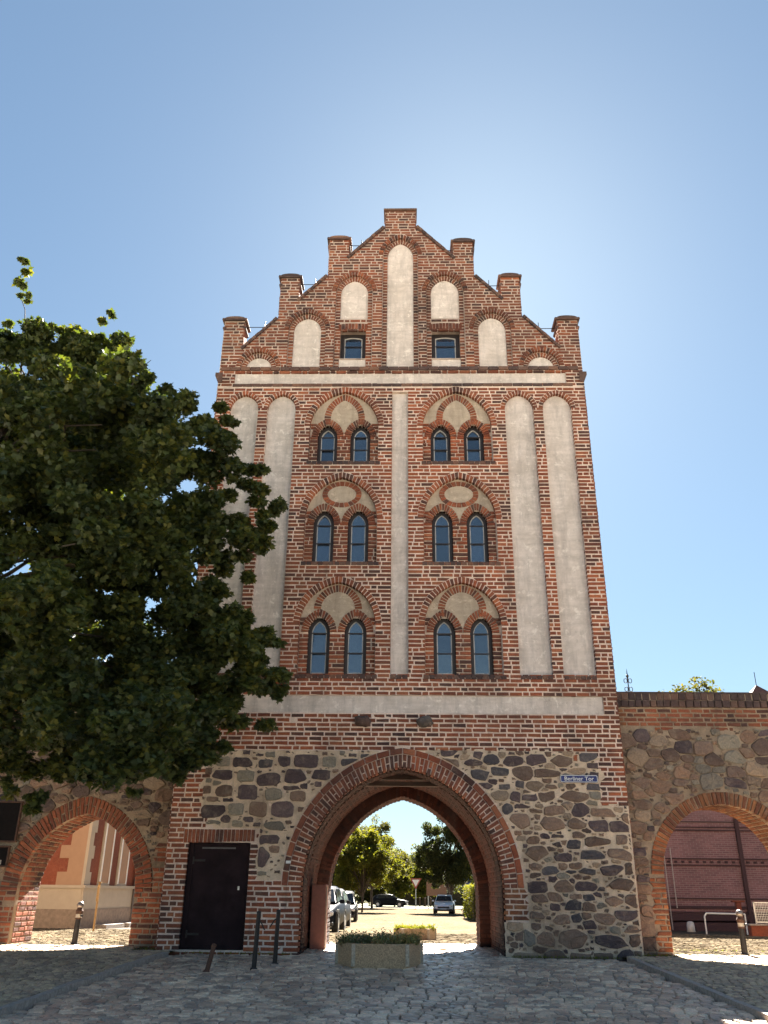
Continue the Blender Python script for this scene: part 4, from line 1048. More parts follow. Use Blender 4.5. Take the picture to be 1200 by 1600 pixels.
# ---- street name sign
sg = thing('street_sign', 'blue enamel street name sign with white lettering on the stone right of the arch', 'street sign', (3.83, -.045, 3.395))
def rrect(cx, cz, w_, h_, r, n=4):
    P = []
    for sx, sz, a0 in ((1, -1, -pi / 2), (1, 1, 0), (-1, 1, pi / 2), (-1, -1, pi)):
        for i in range(n + 1):
            a = a0 + pi / 2 * i / n; P.append((cx + sx * (w_ / 2 - r) + r * cos(a), cz + sz * (h_ / 2 - r) + r * sin(a)))
    return P
link('plate', slab('plate', rrect(3.83, 3.395, .80, .155, .035), [], -.050, -.035), M_SIGNBLUE, sg)
link('border', slab('border', rrect(3.83, 3.395, .785, .14, .03), [rrect(3.83, 3.395, .765, .12, .026)], -.0525, -.0502), M_WHITE, sg)
def text_mesh(txt, size, bold=.0):
    fc = bpy.data.curves.new('lettering', 'FONT'); fc.body = txt; fc.size = size; fc.align_x = 'CENTER'; fc.align_y = 'CENTER'; fc.extrude = .0012; fc.offset = bold
    o = bpy.data.objects.new('lettering', fc); COL.objects.link(o); dg = bpy.context.evaluated_depsgraph_get(); dg.update()
    me = bpy.data.meshes.new_from_object(o.evaluated_get(dg)); bpy.data.objects.remove(o); bpy.data.curves.remove(fc); me.materials.clear(); me.name = 'lettering'; return me
me = text_mesh('Berliner Tor', .116, .0006); me.transform(Matrix.Translation((3.83, -.0525, 3.392)) @ Matrix.Rotation(pi / 2, 4, 'X') @ Matrix.Diagonal((1.06, 1, 1, 1)))
link('lettering', me, M_WHITE, sg)
for sx in (-.375, .375):
    b_ = MB(); b_.cyl((3.83 + sx, -.053, 3.395), (3.83 + sx, .02, 3.395), .007, seg=8); b_.build('screw', M_IRON, sg)
b_ = MB(); b_.box((-2.27, -.03, 1.70), (.10, .03, .055), bev=.004); b_.box((-2.27, -.046, 1.69), (.05, .004, .02))
tag(b_.build('wall_plate', M_WHITE), 'small white plate fixed to the brick ring left of the archway', 'plate')

# ------------------------------------------------------------------ town walls either side
def town_wall(label, y0, thick, x_in, x_out, A, ring_t, cop_z, brick_m, seed, brick_zone, flip):
    """wall from x_in (at the tower) to x_out with archway A"""
    root = thing('town_wall', label, 'town wall', (x_in, y0, 0))
    xa, xb = min(x_in, x_out), max(x_in, x_out); zt = cop_z + .33
    arc = A.poly(0, 20, base=-.6); notch = [arc[0]] + arc[2:][::-1] + [arc[1]]
    o = [(xb, -.6), (xb, zt), (xa, zt), (xa, -.6)] + notch
    link('wall_core', slab('wall_core', o, [], y0 + .011, y0 + thick), M_RUBBLE, root)
    mp = facade_map(y0)
    inr = lambda x, z: A.inside(x, z, ring_t + .01, ring_t * .9)
    # brick courses at the top and round the arch
    B = Bricks(); rc = []
    bz = lambda x, z: (x > xa) & (x < xb) & (((z > cop_z - .46 + .03 * np.sin(x * 5)) & (z < cop_z)) | brick_zone(x, z)) & ~A.inside(x, z, ring_t + .01, 0)
    fill_rows(B, bz, xa, xb, -.1, cop_z, n=0, d=.1, seed=seed, rects=rc, wob=.007)
    rc.sort(key=lambda r: (r[0] - CAM.x) ** 2 + (r[1] - CAM.z) ** 2)
    pk = [r for r in rc if abs(r[0]) < 9.2 and r[1] > .1][:300]; ids = {r[4] for r in pk}
    B.Q = [q for i, q in enumerate(B.Q) if i not in ids]; B.N = B.N[:len(B.Q)]; B.D = B.D[:len(B.Q)]
    for i, (x, z, L, H, _) in enumerate(pk):
        lg = L > .19; ob = bpy.data.objects.new('brick', (UB if lg else UH)[i % 4]); COL.objects.link(ob); ob.parent = root; ob.matrix_parent_inverse = Matrix.Translation(-Vector(root.location))
        ob.location = (x, y0 + random.gauss(0, .004), z); ob.scale = (L / (.265 if lg else .125), 1, H / .070); ob.rotation_euler = (random.gauss(0, .015), random.gauss(0, .01), random.gauss(0, .015))
    if B.Q: link('brick_courses', B.mesh('brick_courses', mp, jit=.007), brick_m, root, 'stuff')
    B = Bricks(); ring(B, A, ring_t, n=.015, d=.15, pitch=.10, split=1 if ring_t > .3 else None, seed=seed)
    jz = lambda x, z: (np.abs(x - A.cx) > A.a) & (np.abs(x - A.cx) < A.a + .30 + .04 * np.sin(z * 23)) & (z < A.spring) & ~brick_zone(x, z)
    fill_rows(B, jz, A.cx - A.a - .4, A.cx + A.a + .4, -.1, A.spring, n=.008, d=.15, seed=seed + 1, seq=(.265, .125))
    link('arch_ring', B.mesh('arch_ring', mp, ch=.01, jit=.008), brick_m, root, 'stuff')
    f, S = tunnel_map(A.profile(-.1), y0 + .16); B = Bricks(); D_ = thick - .16
    fill_rows(B, lambda x, z: (x > 0) & (x < D_), 0, D_, 0, S, n=.012, d=.02, seed=seed + 2)
    link('arch_soffit', B.mesh('arch_soffit', f, jit=.002), brick_m, root, 'stuff')
    # coping: two rows of dark headers, sloping back
    B = Bricks(); x = xa
    while x < xb - .1:
        w_ = random.uniform(.13, .17)
        B.add([(x, cop_z + .005), (x + w_, cop_z + .005), (x + w_, cop_z + .155), (x, cop_z + .155)], .05 + random.gauss(0, .008), .16)
        B.add([(x + .03, cop_z + .17), (x + w_ + .03, cop_z + .17), (x + w_ + .03, cop_z + .335), (x + .03, cop_z + .335)], .01 + random.gauss(0, .01), .14)
        x += w_ + .016
    link('coping_bricks', B.mesh('coping_bricks', mp, ch=.014, jit=.008), M_DARKB, root, 'stuff')
    b_ = MB(); b_.box(((xa + xb) / 2, y0 + thick / 2 + .02, zt + .006), (xb - xa, thick + .05, .04)); b_.build('coping_slab', M_DARKB, root)
    # fieldstones
    def zone(x, z): return (x > xa + .02) & (x < xb - .02) & (z < cop_z - .46) & (z > -.02) & ~inr(x, z) & ~bz(x, z)
    lim = 9.6; near = (xa, min(xb, lim)) if xa > 0 else (max(xa, -lim), xb)
    # rubble: cells of an irregular tessellation, each stone its own mesh
    r = random.Random(seed)
    st = pack(zone, near, (0, cop_z - .4), [], [(.17, .24), (.12, .17), (.08, .12), (.05, .08), (.03, .05)], 560, gap=-.018, seed=seed)
    def fit(Q, px, pz):
        Q = push_out(Q, A, ring_t + .012, .31)
        Q[:, 0] = np.clip(Q[:, 0], xa + .01, xb); Q[:, 1] = np.clip(Q[:, 1], -.1, cop_z - .47); return Q
    done = cell_stones(root, [(*e, r.choice('bwxbwxtdwbg')) for e in st], y0 + .0, fit, r, (.004, .016), (.02, .05), 1.28)
    sm = pack(zone, near, (0, cop_z - .4), done, [(.04, .09), (.02, .05)], 900, gap=.0, seed=seed + 5)
    mortar_bed(root, lambda x, z: zone(x, z + .03) | (zone(x, z)), (xa, xb), (-.1, cop_z - .42), y0 + .005, M_RUBBLE, .06, .005)
    far = (lim, xb) if xa > 0 else (xa, -lim)
    sm += pack(zone, far, (0, cop_z - .4), [], [(.2, .3), (.1, .2)], 300, seed=seed + 6)
    ch = chips(root, sm, y0 + .012); ch.color = (.17, .125, .095, 1)
    return root
AR = Arch(6.95, -.5, 1.55, 1.40, 1.36)
AL = Arch(-6.93, -.5, 1.10, 1.28, 1.58)
wall_r = town_wall('rubble stone town wall with an orange brick archway right of the tower', .5, 1.2, 4.845, 24.0, AR, .26, 5.02, M_ORANGE, 51,
                   lambda x, z: np.zeros_like(x, bool), 1)
def bzl(x, z): return ((x > -5.66) & (z < 1.15) & (x < -4.6)) | ((x > -5.3 + .05 * np.sin(z * 31)) & (z < 2.2)) | ((x < -8.2) & (z < 1.15) & (x > -10.2))
wall_l = town_wall('rubble stone town wall with a pointed brick archway left of the tower', .9, 1.2, -4.845, -24.0, AL, .36, 5.02, M_BRICK, 61, bzl, -1)

# dark notice boards on the left wall
def board(name, lab, x0, x1, z0, z1, y, white=False):
    t_ = thing(name, lab, 'notice board', ((x0 + x1) / 2, y, z0))
    b_ = MB(); b_.box(((x0 + x1) / 2, y - .05, (z0 + z1) / 2), (x1 - x0, .05, z1 - z0), bev=.012); b_.build('panel', M_BOARD, t_)
    b_ = MB(); w_ = .035
    for c_, d_ in ((((x0 + x1) / 2, z0), (x1 - x0 + .05, w_)), (((x0 + x1) / 2, z1), (x1 - x0 + .05, w_)), ((x0, (z0 + z1) / 2), (w_, z1 - z0 - .04)), ((x1, (z0 + z1) / 2), (w_, z1 - z0 - .04))):
        b_.box((c_[0], y - .055, c_[1]), (d_[0], .065, d_[1]), bev=.006)
    b_.build('frame', M_RUST, t_)
    if white:
        b_ = MB(); b_.box((x1 - .2, y - .078, z0 + .08), (.17, .004, .09)); b_.build('paper_label', simple('paper_grey', (.35, .32, .29), .8), t_)
    for sx in (x0 + .1, x1 - .1):
        b_ = MB(); b_.cyl((sx, y - .04, (z0 + z1) / 2), (sx, y + .05, (z0 + z1) / 2), .015, seg=8); b_.build('bracket', M_IRON, t_)
board('notice_board', 'large dark framed notice board on the left town wall, upper of two', -9.5, -8.40, 2.08, 2.90, .88)
board('notice_board', 'small dark notice board with pale label under the larger board', -9.5, -8.50, 1.58, 1.98, .88, True)

# ------------------------------------------------------------------ posts and bollards
def old_post(lab, x, y, h, tilt, rust, hook):
    z = gz(y); t_ = thing('iron_post', lab, 'post', (x, y, z), 'iron posts in front of the steel door')
    q = Matrix.Translation((x, y, z)) @ Matrix.Rotation(tilt, 4, 'Y'); m_ = M_RUST if rust else M_IRON
    def bld(b_, nm):
        me = b_.mesh(nm); me.transform(q); link(nm, me, m_, t_)
    b_ = MB(); b_.cyl((0, 0, -.12), (0, 0, h), .042, .038, seg=10); b_.cyl((0, 0, h - .005), (0, 0, h + .015), .046, .03, seg=10); bld(b_, 'shaft')
    b_ = MB(); b_.cyl((0, 0, -.01), (0, 0, .03), .07, .055, seg=12); bld(b_, 'foot')
    if hook:
        b_ = MB(); s = hook; pts = [(0, -.02, h * .86), (s * .06, -.03, h * .82), (s * .10, -.03, h * .74), (s * .13, -.03, h * .69)]; b_.tube(pts, .011, 6); bld(b_, 'chain_end')
old_post('short rusty iron post leaning to the right before the steel door', -3.16, -2.94, .42, .22, True, 0)
old_post('straight black iron post nearer the camera, right of the steel door', -2.44, -2.55, .88, .03, False, 1)
old_post('straight black iron post nearest the archway, beside the brick pier', -2.17, -1.95, .86, .02, False, -1)
def knob_bollard(lab, x, y, tilt):
    z = gz(y) + .06; t_ = thing('bollard', lab, 'bollard', (x, y, z), 'knobbed bollards in the side archways')
    q = Matrix.Translation((x, y, z)) @ Matrix.Rotation(tilt, 4, 'Y')
    def bld(b_, nm, m_, sm=False):
        me = b_.mesh(nm, sm); me.transform(q); link(nm, me, m_, t_)
    b_ = MB(); b_.cyl((0, 0, -.1), (0, 0, .62), .062, .055, seg=14); b_.cyl((0, 0, 0), (0, 0, .05), .085, .07, seg=14); bld(b_, 'shaft', M_IRON)
    b_ = MB(); b_.cyl((0, 0, .50), (0, 0, .53), .068, seg=14); b_.cyl((0, 0, .60), (0, 0, .66), .072, .08, seg=14); b_.cyl((0, 0, .66), (0, 0, .72), .08, .05, seg=14); bld(b_, 'collar', M_RUST)
    b_ = MB(); b_.cyl((0, 0, .53), (0, 0, .60), .0635, seg=14); bld(b_, 'reflector_band', simple('band_pale', (.45, .40, .33), .6))
    b_ = MB(); b_.sph((0, 0, .775), .075, (1, 1, .95), 14, 10); bld(b_, 'knob', simple('knob_worn', (.25, .22, .20), .35, .6), True)
    b_ = MB(); b_.cyl((.055, -.04, .57), (.10, -.05, .57), .022, seg=8); bld(b_, 'eyelet', M_IRON)
knob_bollard('dark knobbed bollard with pale band in the left archway', -6.9, 1.2, .02)
knob_bollard('dark knobbed bollard with pale band in the right archway', 7.05, .72, .02)

# ------------------------------------------------------------------ planters
def planter(lab, plab, cx, cy, w_, d_, h, z0, dens, tall, blades_m, gid, rot=0.0):
    """six sided trough: flat front, splayed ends"""
    t_ = thing('planter', lab, 'planter', (cx, cy, z0))
    hex_ = [(-w_ * .30, -d_ / 2), (w_ * .32, -d_ / 2), (w_ / 2, 0), (w_ * .32, d_ / 2), (-w_ * .30, d_ / 2), (-w_ / 2, 0)]
    ca, sa = cos(rot), sin(rot); hex_ = [(x * ca - y * sa, x * sa + y * ca) for x, y in hex_]
    k = .82; n = 6
    V = [(cx + x, cy + y, z0 - .05) for x, y in hex_] + [(cx + x * 1.01, cy + y * 1.01, z0 + h) for x, y in hex_] + [(cx + x * k, cy + y * k, z0 + h) for x, y in hex_] + [(cx + x * k, cy + y * k, z0 + h - .12) for x, y in hex_]
    F = []
    for r_ in range(3):
        for i in range(n): F.append((r_ * n + i, r_ * n + (i + 1) % n, (r_ + 1) * n + (i + 1) % n, (r_ + 1) * n + i))
    me = mesh_py('trough', V, F); bm = bmesh.new(); bm.from_mesh(me); bmesh.ops.bevel(bm, geom=[e for e in bm.edges if len(e.link_faces) == 2], offset=.018, segments=2, affect='EDGES'); bm.to_mesh(me); bm.free()
    link('trough', me, M_CONC, t_)
    for i in (0, 1, 5, 2):     # pale pilaster strips at the corners
        x, y = hex_[i]; b_ = MB(); b_.box((cx + x * 1.005, cy + y * 1.005, z0 + h * .49), (.07, .06, h * .97), bev=.012); b_.build('corner_strip', simple('concrete_pale', (.40, .34, .26), .95, scale=30, var=.4), t_)
    b_ = MB(); b_.prism([(cx + x * k, cy + y * k) for x, y in hex_], z0 + h - .16, z0 + h - .06, 'z'); b_.build('soil', M_JOINT, t_)
    VV, FF = [], []; r = random.Random(int(cx * 100))
    for i in range(dens):
        a = r.uniform(-1, 1); bb = r.uniform(-1, 1)
        x = cx + a * w_ * .44; y = cy + bb * d_ * .42 * (1 - .6 * abs(a) ** 2)
        clump = .65 + .35 * sin(x * 11 + 1.3) * cos(y * 9 + x * 4)
        hh = tall * r.uniform(.35, 1.0) * clump; lean = Vector((r.gauss(a * .25, .4), r.gauss(bb * .3 - .05, .4), 0)) * hh; wd = r.uniform(.006, .013)
        d2 = Vector((cos(r.random() * 6), sin(r.random() * 6), 0)) * wd; p0 = Vector((x, y, z0 + h - .08)); p1 = p0 + lean * .4 + Vector((0, 0, hh * .65)); p2 = p0 + lean + Vector((0, 0, hh * r.uniform(.7, 1.05)))
        o_ = len(VV); VV += [p0 - d2, p0 + d2, p1 + d2, p1 - d2, p2]; FF += [(o_, o_ + 1, o_ + 2, o_ + 3), (o_ + 3, o_ + 2, o_ + 4)]
        for q in range(3):        # small leaves along the stem
            pp = p0.lerp(p2, r.uniform(.3, 1)); dv = Vector((r.gauss(0, 1), r.gauss(0, 1), r.gauss(.3, .6))).normalized() * r.uniform(.03, .06); sd_ = dv.cross(Vector((r.random(), r.random(), 1))).normalized() * .014
            o_ = len(VV); VV += [pp, pp + dv * .5 + sd_, pp + dv, pp + dv * .5 - sd_]; FF.append((o_, o_ + 1, o_ + 2, o_ + 3))
    me = bpy.data.meshes.new('planter_plants'); me.from_pydata([tuple(v) for v in VV], [], FF); me.update()
    o = link('planter_plants', me, blades_m); tag(o, plab, 'plants', None, 'stuff')
planter('long six sided concrete planter in front of the archway', 'grey green straggling herbs growing in the planter before the archway', -.33, -1.75, 1.50, 1.15, .35, gz(-1.75), 2600, .33, M_HERB, 0, .03)
planter('smaller concrete planter beyond the archway in sunlight', 'sunlit yellow green plants in the planter beyond the archway', .42, 6.95, 1.10, .8, .30, gz(6.95), 1500, .22, M_LIME, 1)
b_ = MB(); b_.box((-1.78, 2.05, .62), (.32, .62, 1.36), bev=.012); cab = thing('cabinet', 'rust brown metal cabinet standing against the left wall of the passage', 'cabinet', (-1.78, 2.05, 0)); b_.build('casing', M_CABINET, cab)
b_ = MB(); b_.box((-1.605, 1.76, .62), (.03, .03, 1.3), bev=.006); b_.build('edge_strip', simple('strip_grey', (.30, .24, .19), .7), cab)

# ------------------------------------------------------------------ foliage
def maple_leaf():
    """flat five lobed leaf, unit size, in the xy plane, stem at origin"""
    P = [(0, 0), (.22, .02), (.48, .14), (.30, .28), (.55, .56), (.26, .56), (0, 1.0), (-.26, .56), (-.55, .56), (-.30, .28), (-.48, .14), (-.22, .02)]
    P = [(0, .36)] + P; V = np.array([(x, y, .10 * abs(x) + .06 * (y - .4) ** 2) for x, y in P])
    F = np.array([(0, i, i + 1) for i in range(1, 12)] + [(0, 12, 1)]); return V, F
def quad_leaf(): return np.array([(0, 0, 0), (.32, .45, .08), (0, 1, 0), (-.32, .45, .08)]), np.array([(0, 1, 2, 3)])
def scatter_frames(n, r, flat=.5):
    """random leaf orientations: normals mostly up, hanging a little"""
    z = r.normal(0, 1, (n, 3)); z[:, 2] = np.abs(z[:, 2]) * 1.3 + flat; z /= np.linalg.norm(z, axis=1)[:, None]
    d = r.normal(0, 1, (n, 3)); d[:, 2] -= .5; d -= (d * z).sum(1)[:, None] * z; d /= np.linalg.norm(d, axis=1)[:, None]
    return np.cross(d, z), d, z
def leaves_mesh(name, P, size, leaf, r):
    Vl, Fl = leaf; n = len(P); X, Y, Z = scatter_frames(n, r)
    s = size * r.uniform(.65, 1.25, n)
    W = P[:, None, :] + s[:, None, None] * (Vl[None, :, 0, None] * X[:, None] + Vl[None, :, 1, None] * Y[:, None] + Vl[None, :, 2, None] * Z[:, None])
    F = (Fl[None] + (np.arange(n) * len(Vl))[:, None, None]).reshape(-1, Fl.shape[1])
    return mesh_np(name, W.reshape(-1, 3), [F]), (X, Y, Z, s)
def clump_points(c, rad, n, r, hollow=.35):
    d = r.normal(0, 1, (n, 3)); d /= np.linalg.norm(d, axis=1)[:, None]
    q = (hollow + (1 - hollow) * r.random(n)) ** (1 / 2.2)
    return np.array(c) + d * q[:, None] * np.array(rad)
def limb(b_, p0, p1, r0, r1, r, n=5, wig=.08):
    p0, p1 = Vector(p0), Vector(p1); L = (p1 - p0).length; pts = []
    for i in range(n + 1):
        f = i / n; j = Vector((r.gauss(0, 1), r.gauss(0, 1), r.gauss(0, .6))) * wig * L * (0 if i in (0, n) else .5) + Vector((0, 0, .12 * L * sin(pi * f)))
        pts.append(p0.lerp(p1, f) + j)
    for i in range(n): b_.cyl(pts[i], pts[i + 1], r0 + (r1 - r0) * i / n, r0 + (r1 - r0) * (i + 1) / n, seg=8, caps=False)
    return pts
CLUMPS = [(-2.69,-2.6,8.46,0.41,0.31,1.0),(-3.26,-2.8,9.27,0.52,0.32,1.0),(-4.07,-3.0,10.18,0.69,0.38,1.0),(-3.89,-3.0,10.58,0.39,0.21,1.0),(-2.96,-3.0,7.56,0.47,0.38,1.0),(-4.35,-3.2,9.36,0.67,0.57,1.0),(-5.36,-3.5,11.0,0.47,0.49,1.0),(-6.19,-3.6,11.68,0.7,0.53,1.0),(-7.05,-4.0,11.81,0.69,0.46,1.0),(-8.01,-4.0,11.73,0.69,0.49,1.0),(-5.73,-3.6,10.38,0.81,0.71,1.0),(-6.69,-4.0,10.44,0.93,0.84,1.0),(-7.76,-4.2,10.16,0.78,0.82,1.0),(-7.21,-4.0,8.94,0.9,0.81,1.0),(-6.13,-3.8,9.05,0.91,0.82,1.0),(-5.1,-3.4,9.26,0.8,0.7,1.0),(-3.63,-3.0,8.42,0.74,0.61,1.0),(-4.52,-3.4,7.81,0.9,0.7,1.0),(-5.52,-3.8,7.49,0.93,0.79,1.0),(-6.59,-4.2,7.32,0.97,0.83,1.0),(-3.08,-3.1,6.83,0.25,0.19,1.0),(-3.57,-3.1,7.24,0.56,0.4,1.0),(-4.59,-3.6,6.64,0.74,0.52,1.0),(-5.37,-4.0,6.12,0.95,0.62,1.0),(-6.34,-4.5,5.94,0.92,0.72,1.0),(-2.68,-3.0,5.43,0.44,0.36,1.0),(-3.21,-3.2,5.62,0.64,0.46,1.0),(-3.92,-3.4,5.81,0.73,0.56,1.0),(-2.38,-2.9,4.53,0.41,0.33,1.0),(-2.69,-3.0,4.81,0.61,0.43,1.0),(-3.38,-3.2,4.76,0.79,0.55,1.0),(-4.25,-3.6,4.9,0.89,0.69,1.0),(-5.19,-4.0,4.91,0.92,0.72,1.0),(-6.13,-4.5,4.77,0.89,0.77,1.0),(-2.69,-3.0,3.98,0.4,0.27,1.0),(-3.19,-3.2,4.05,0.59,0.37,1.0),(-3.84,-3.4,3.89,0.69,0.53,1.0),(-3.56,-3.3,3.29,0.5,0.31,1.0),(-3.13,-3.3,3.58,0.28,0.17,1.0),(-4.29,-3.6,3.3,0.67,0.47,1.0),(-4.72,-3.9,3.8,0.85,0.63,1.0),(-5.58,-4.3,3.72,0.87,0.69,1.0),(-6.43,-4.6,3.66,0.75,0.67,1.0),(-5.01,-4.0,2.97,0.65,0.34,1.0),(-5.67,-4.3,2.98,0.64,0.38,1.0),(-6.19,-4.6,2.99,0.52,0.4,1.0),(-5.82,-4.6,2.44,0.23,0.22,1.0),(-5.71,-4.6,2.54,0.19,0.15,1.0),(-4.47,-3.8,3.0,0.44,0.25,1.0),(-3.88,-3.5,2.99,0.4,0.24,1.0),(-6.19,-4.8,2.62,0.22,0.26,1.0),(-2.22,-2.8,4.55,0.17,0.15,1.0),(-2.38,-3.0,5.56,0.22,0.18,1.0),(-5.12,-3.4,11.14,0.19,0.18,1.0),(-4.48,-3.8,2.69,0.15,0.1,1.0),(-8.38,-4.0,13.55,0.23,0.27,1.0),(-8.26,-4.0,13.07,0.14,0.15,1.0),(-8.51,-4.0,14.05,0.12,0.12,1.0),(-6.36,-4.0,12.31,0.12,0.12,1.0),(-6.42,-4.0,12.03,0.12,0.12,1.0),(-6.3,-4.0,12.57,0.12,0.1,1.0),(-7.84,-4.0,12.32,0.25,0.18,1.0),(-8.45,-4.0,12.24,0.14,0.12,1.0),(-7.4,-4.0,12.23,0.19,0.13,1.0),(-4.11,-3.6,8.0,0.89,0.8,1.0),(-3.87,-3.5,9.2,0.79,0.64,1.0),(-3.44,-3.5,7.42,0.71,0.58,1.0),(-4.62,-3.8,10.1,0.58,0.56,1.0),(-3.84,-3.6,6.65,0.74,0.57,1.0),(-3.51,-3.7,5.97,0.79,0.58,1.0),(-3.01,-3.4,5.07,0.67,0.55,1.0),(-3.06,-3.4,4.36,0.66,0.49,1.0),(-2.85,-3.2,5.75,0.49,0.39,1.0),(-3.53,-3.8,5.21,0.82,0.61,1.0),(-3.64,-3.9,4.25,0.79,0.59,1.0),(-4.51,-4.2,5.44,0.92,0.73,1.0),(-4.77,-4.4,6.98,0.95,0.75,1.0),(-3.08,-2.9,8.03,0.58,0.36,1.0),(-3.25,-3.0,8.71,0.53,0.34,1.0),(-3.72,-3.7,3.51,0.74,0.4,1.0),(-8.1,-4.2,11.26,0.81,0.65,1.0),(-7.13,-4.2,11.1,0.88,0.7,1.0),(-6.38,-4.0,11.07,0.81,0.65,1.0),(-5.54,-3.9,10.66,0.75,0.62,1.0),(-7.95,-4.6,10.06,0.89,0.8,1.0),(-7.51,-4.4,11.44,0.75,0.5,1.0),(-6.79,-4.2,11.5,0.67,0.48,1.0),(-7.73,-6.11,5.74,0.83,0.72,0.7),(-5.33,-6.84,4.96,0.76,0.66,0.7),(-8.23,-6.38,3.8,0.76,0.66,0.7),(-7.19,-5.87,2.97,0.77,0.67,0.7),(-4.83,-5.47,6.48,0.88,0.76,0.7),(-8.82,-4.92,5.51,0.89,0.77,0.7),(-6.29,-5.39,4.65,0.84,0.72,0.7),(-8.64,-5.58,4.48,0.83,0.71,0.7),(-9.11,-4.92,10.47,1.02,0.88,0.7),(-6.85,-4.89,4.94,0.87,0.76,0.7),(-4.8,-6.05,3.39,0.77,0.66,0.7),(-5.35,-4.75,7.01,0.93,0.81,0.7),(-4.54,-6.67,8.73,0.87,0.75,0.7),(-7.28,-5.95,3.13,0.77,0.67,0.7),(-6.11,-5.78,7.65,0.89,0.77,0.7),(-7.54,-5.6,7.36,0.9,0.78,0.7),(-5.77,-5.36,3.62,0.81,0.7,0.7),(-4.23,-4.62,4.08,0.86,0.75,0.7),(-6.45,-4.93,9.26,0.98,0.85,0.7),(-3.7,-5.63,3.58,0.79,0.69,0.7),(-6.08,-5.0,8.8,0.96,0.83,0.7),(-5.9,-6.85,7.23,0.82,0.71,0.7),(-3.81,-6.79,2.89,0.71,0.62,0.7),(-4.64,-6.64,6.45,0.81,0.7,0.7),(-7.78,-4.91,4.59,0.86,0.75,0.7),(-8.1,-6.89,5.01,0.76,0.66,0.7),(-5.94,-4.89,7.86,0.95,0.82,0.7),(-4.25,-4.6,6.6,0.93,0.8,0.7),(-8.53,-5.56,9.63,0.96,0.83,0.7),(-9.63,-6.02,8.34,0.9,0.78,0.7),(-5.85,-6.9,8.14,0.84,0.73,0.7),(-5.11,-4.7,8.09,0.96,0.83,0.7),(-4.44,-5.9,7.02,0.87,0.75,0.7),(-6.35,-5.57,5.25,0.84,0.73,0.7),(-6.56,-4.74,5.69,0.9,0.78,0.7),(-6.88,-5.27,6.89,0.9,0.78,0.7),(-9.12,-4.65,8.22,0.97,0.84,0.7),(-5.77,-6.97,5.4,0.77,0.66,0.7),(-6.26,-6.95,5.21,0.76,0.66,0.7),(-5.25,-6.86,4.92,0.76,0.66,0.7),(-6.08,-5.37,6.59,0.89,0.77,0.7),(-7.36,-5.23,4.92,0.85,0.74,0.7),(-10.52,-5.38,9.9,0.98,0.85,0.7),(-4.18,-5.9,7.98,0.89,0.77,0.7),(-6.11,-6.13,7.33,0.86,0.75,0.7),(-7.95,-5.57,7.23,0.89,0.78,0.7),(-8.27,-5.15,7.36,0.92,0.8,0.7),(-9.44,-5.24,5.88,0.88,0.76,0.7),(-8.56,-5.07,8.67,0.96,0.83,0.7),(-8.48,-5.96,8.46,0.91,0.78,0.7),(-5.76,-6.23,8.98,0.9,0.78,0.7),(-6.88,-5.95,3.92,0.79,0.68,0.7),(-4.78,-6.19,8.46,0.89,0.77,0.7),(-5.22,-5.92,3.63,0.78,0.68,0.7),(-8.85,-5.73,9.14,0.94,0.81,0.7),(-8.24,-4.99,4.31,0.85,0.74,0.7),(-9.23,-5.06,8.2,0.95,0.82,0.7),(-5.23,-6.17,4.05,0.78,0.67,0.7),(-9.52,-5.09,8.08,0.95,0.82,0.7),(-7.96,-6.0,7.2,0.87,0.75,0.7),(-7.7,-4.79,7.27,0.94,0.81,0.7),(-10.28,-4.74,10.85,1.04,0.9,0.7),(-3.96,-5.96,3.03,0.76,0.66,0.7),(-3.51,-6.47,3.29,0.74,0.64,0.7),(-5.37,-1.77,4.93,0.91,0.75,0.8),(-6.49,-2.32,8.95,0.98,0.81,0.8),(-7.97,-1.9,11.13,1.05,0.87,0.8),(-6.36,-2.82,4.86,0.86,0.71,0.8),(-5.16,-1.33,6.1,0.96,0.79,0.8),(-4.82,-1.92,4.46,0.9,0.74,0.8),(-7.33,-2.61,5.36,0.89,0.73,0.8),(-6.84,-2.01,6.12,0.93,0.77,0.8),(-6.23,-1.86,4.2,0.89,0.74,0.8),(-7.51,-1.44,9.7,1.04,0.86,0.8),(-6.04,-2.3,5.18,0.89,0.74,0.8),(-7.55,-1.51,7.27,0.98,0.81,0.8),(-7.36,-1.33,5.35,0.95,0.78,0.8),(-4.85,-2.89,4.77,0.86,0.71,0.8),(-5.34,-2.82,4.52,0.85,0.7,0.8),(-7.46,-2.0,9.27,1.0,0.83,0.8),(-6.86,-1.58,7.75,0.99,0.82,0.8),(-8.37,-2.68,10.78,1.0,0.83,0.8),(-8.66,-1.24,11.52,1.09,0.9,0.8),(-5.72,-2.05,10.87,1.03,0.85,0.8),(-7.12,-2.3,8.74,0.98,0.8,0.8),(-5.75,-2.29,6.61,0.93,0.76,0.8)]
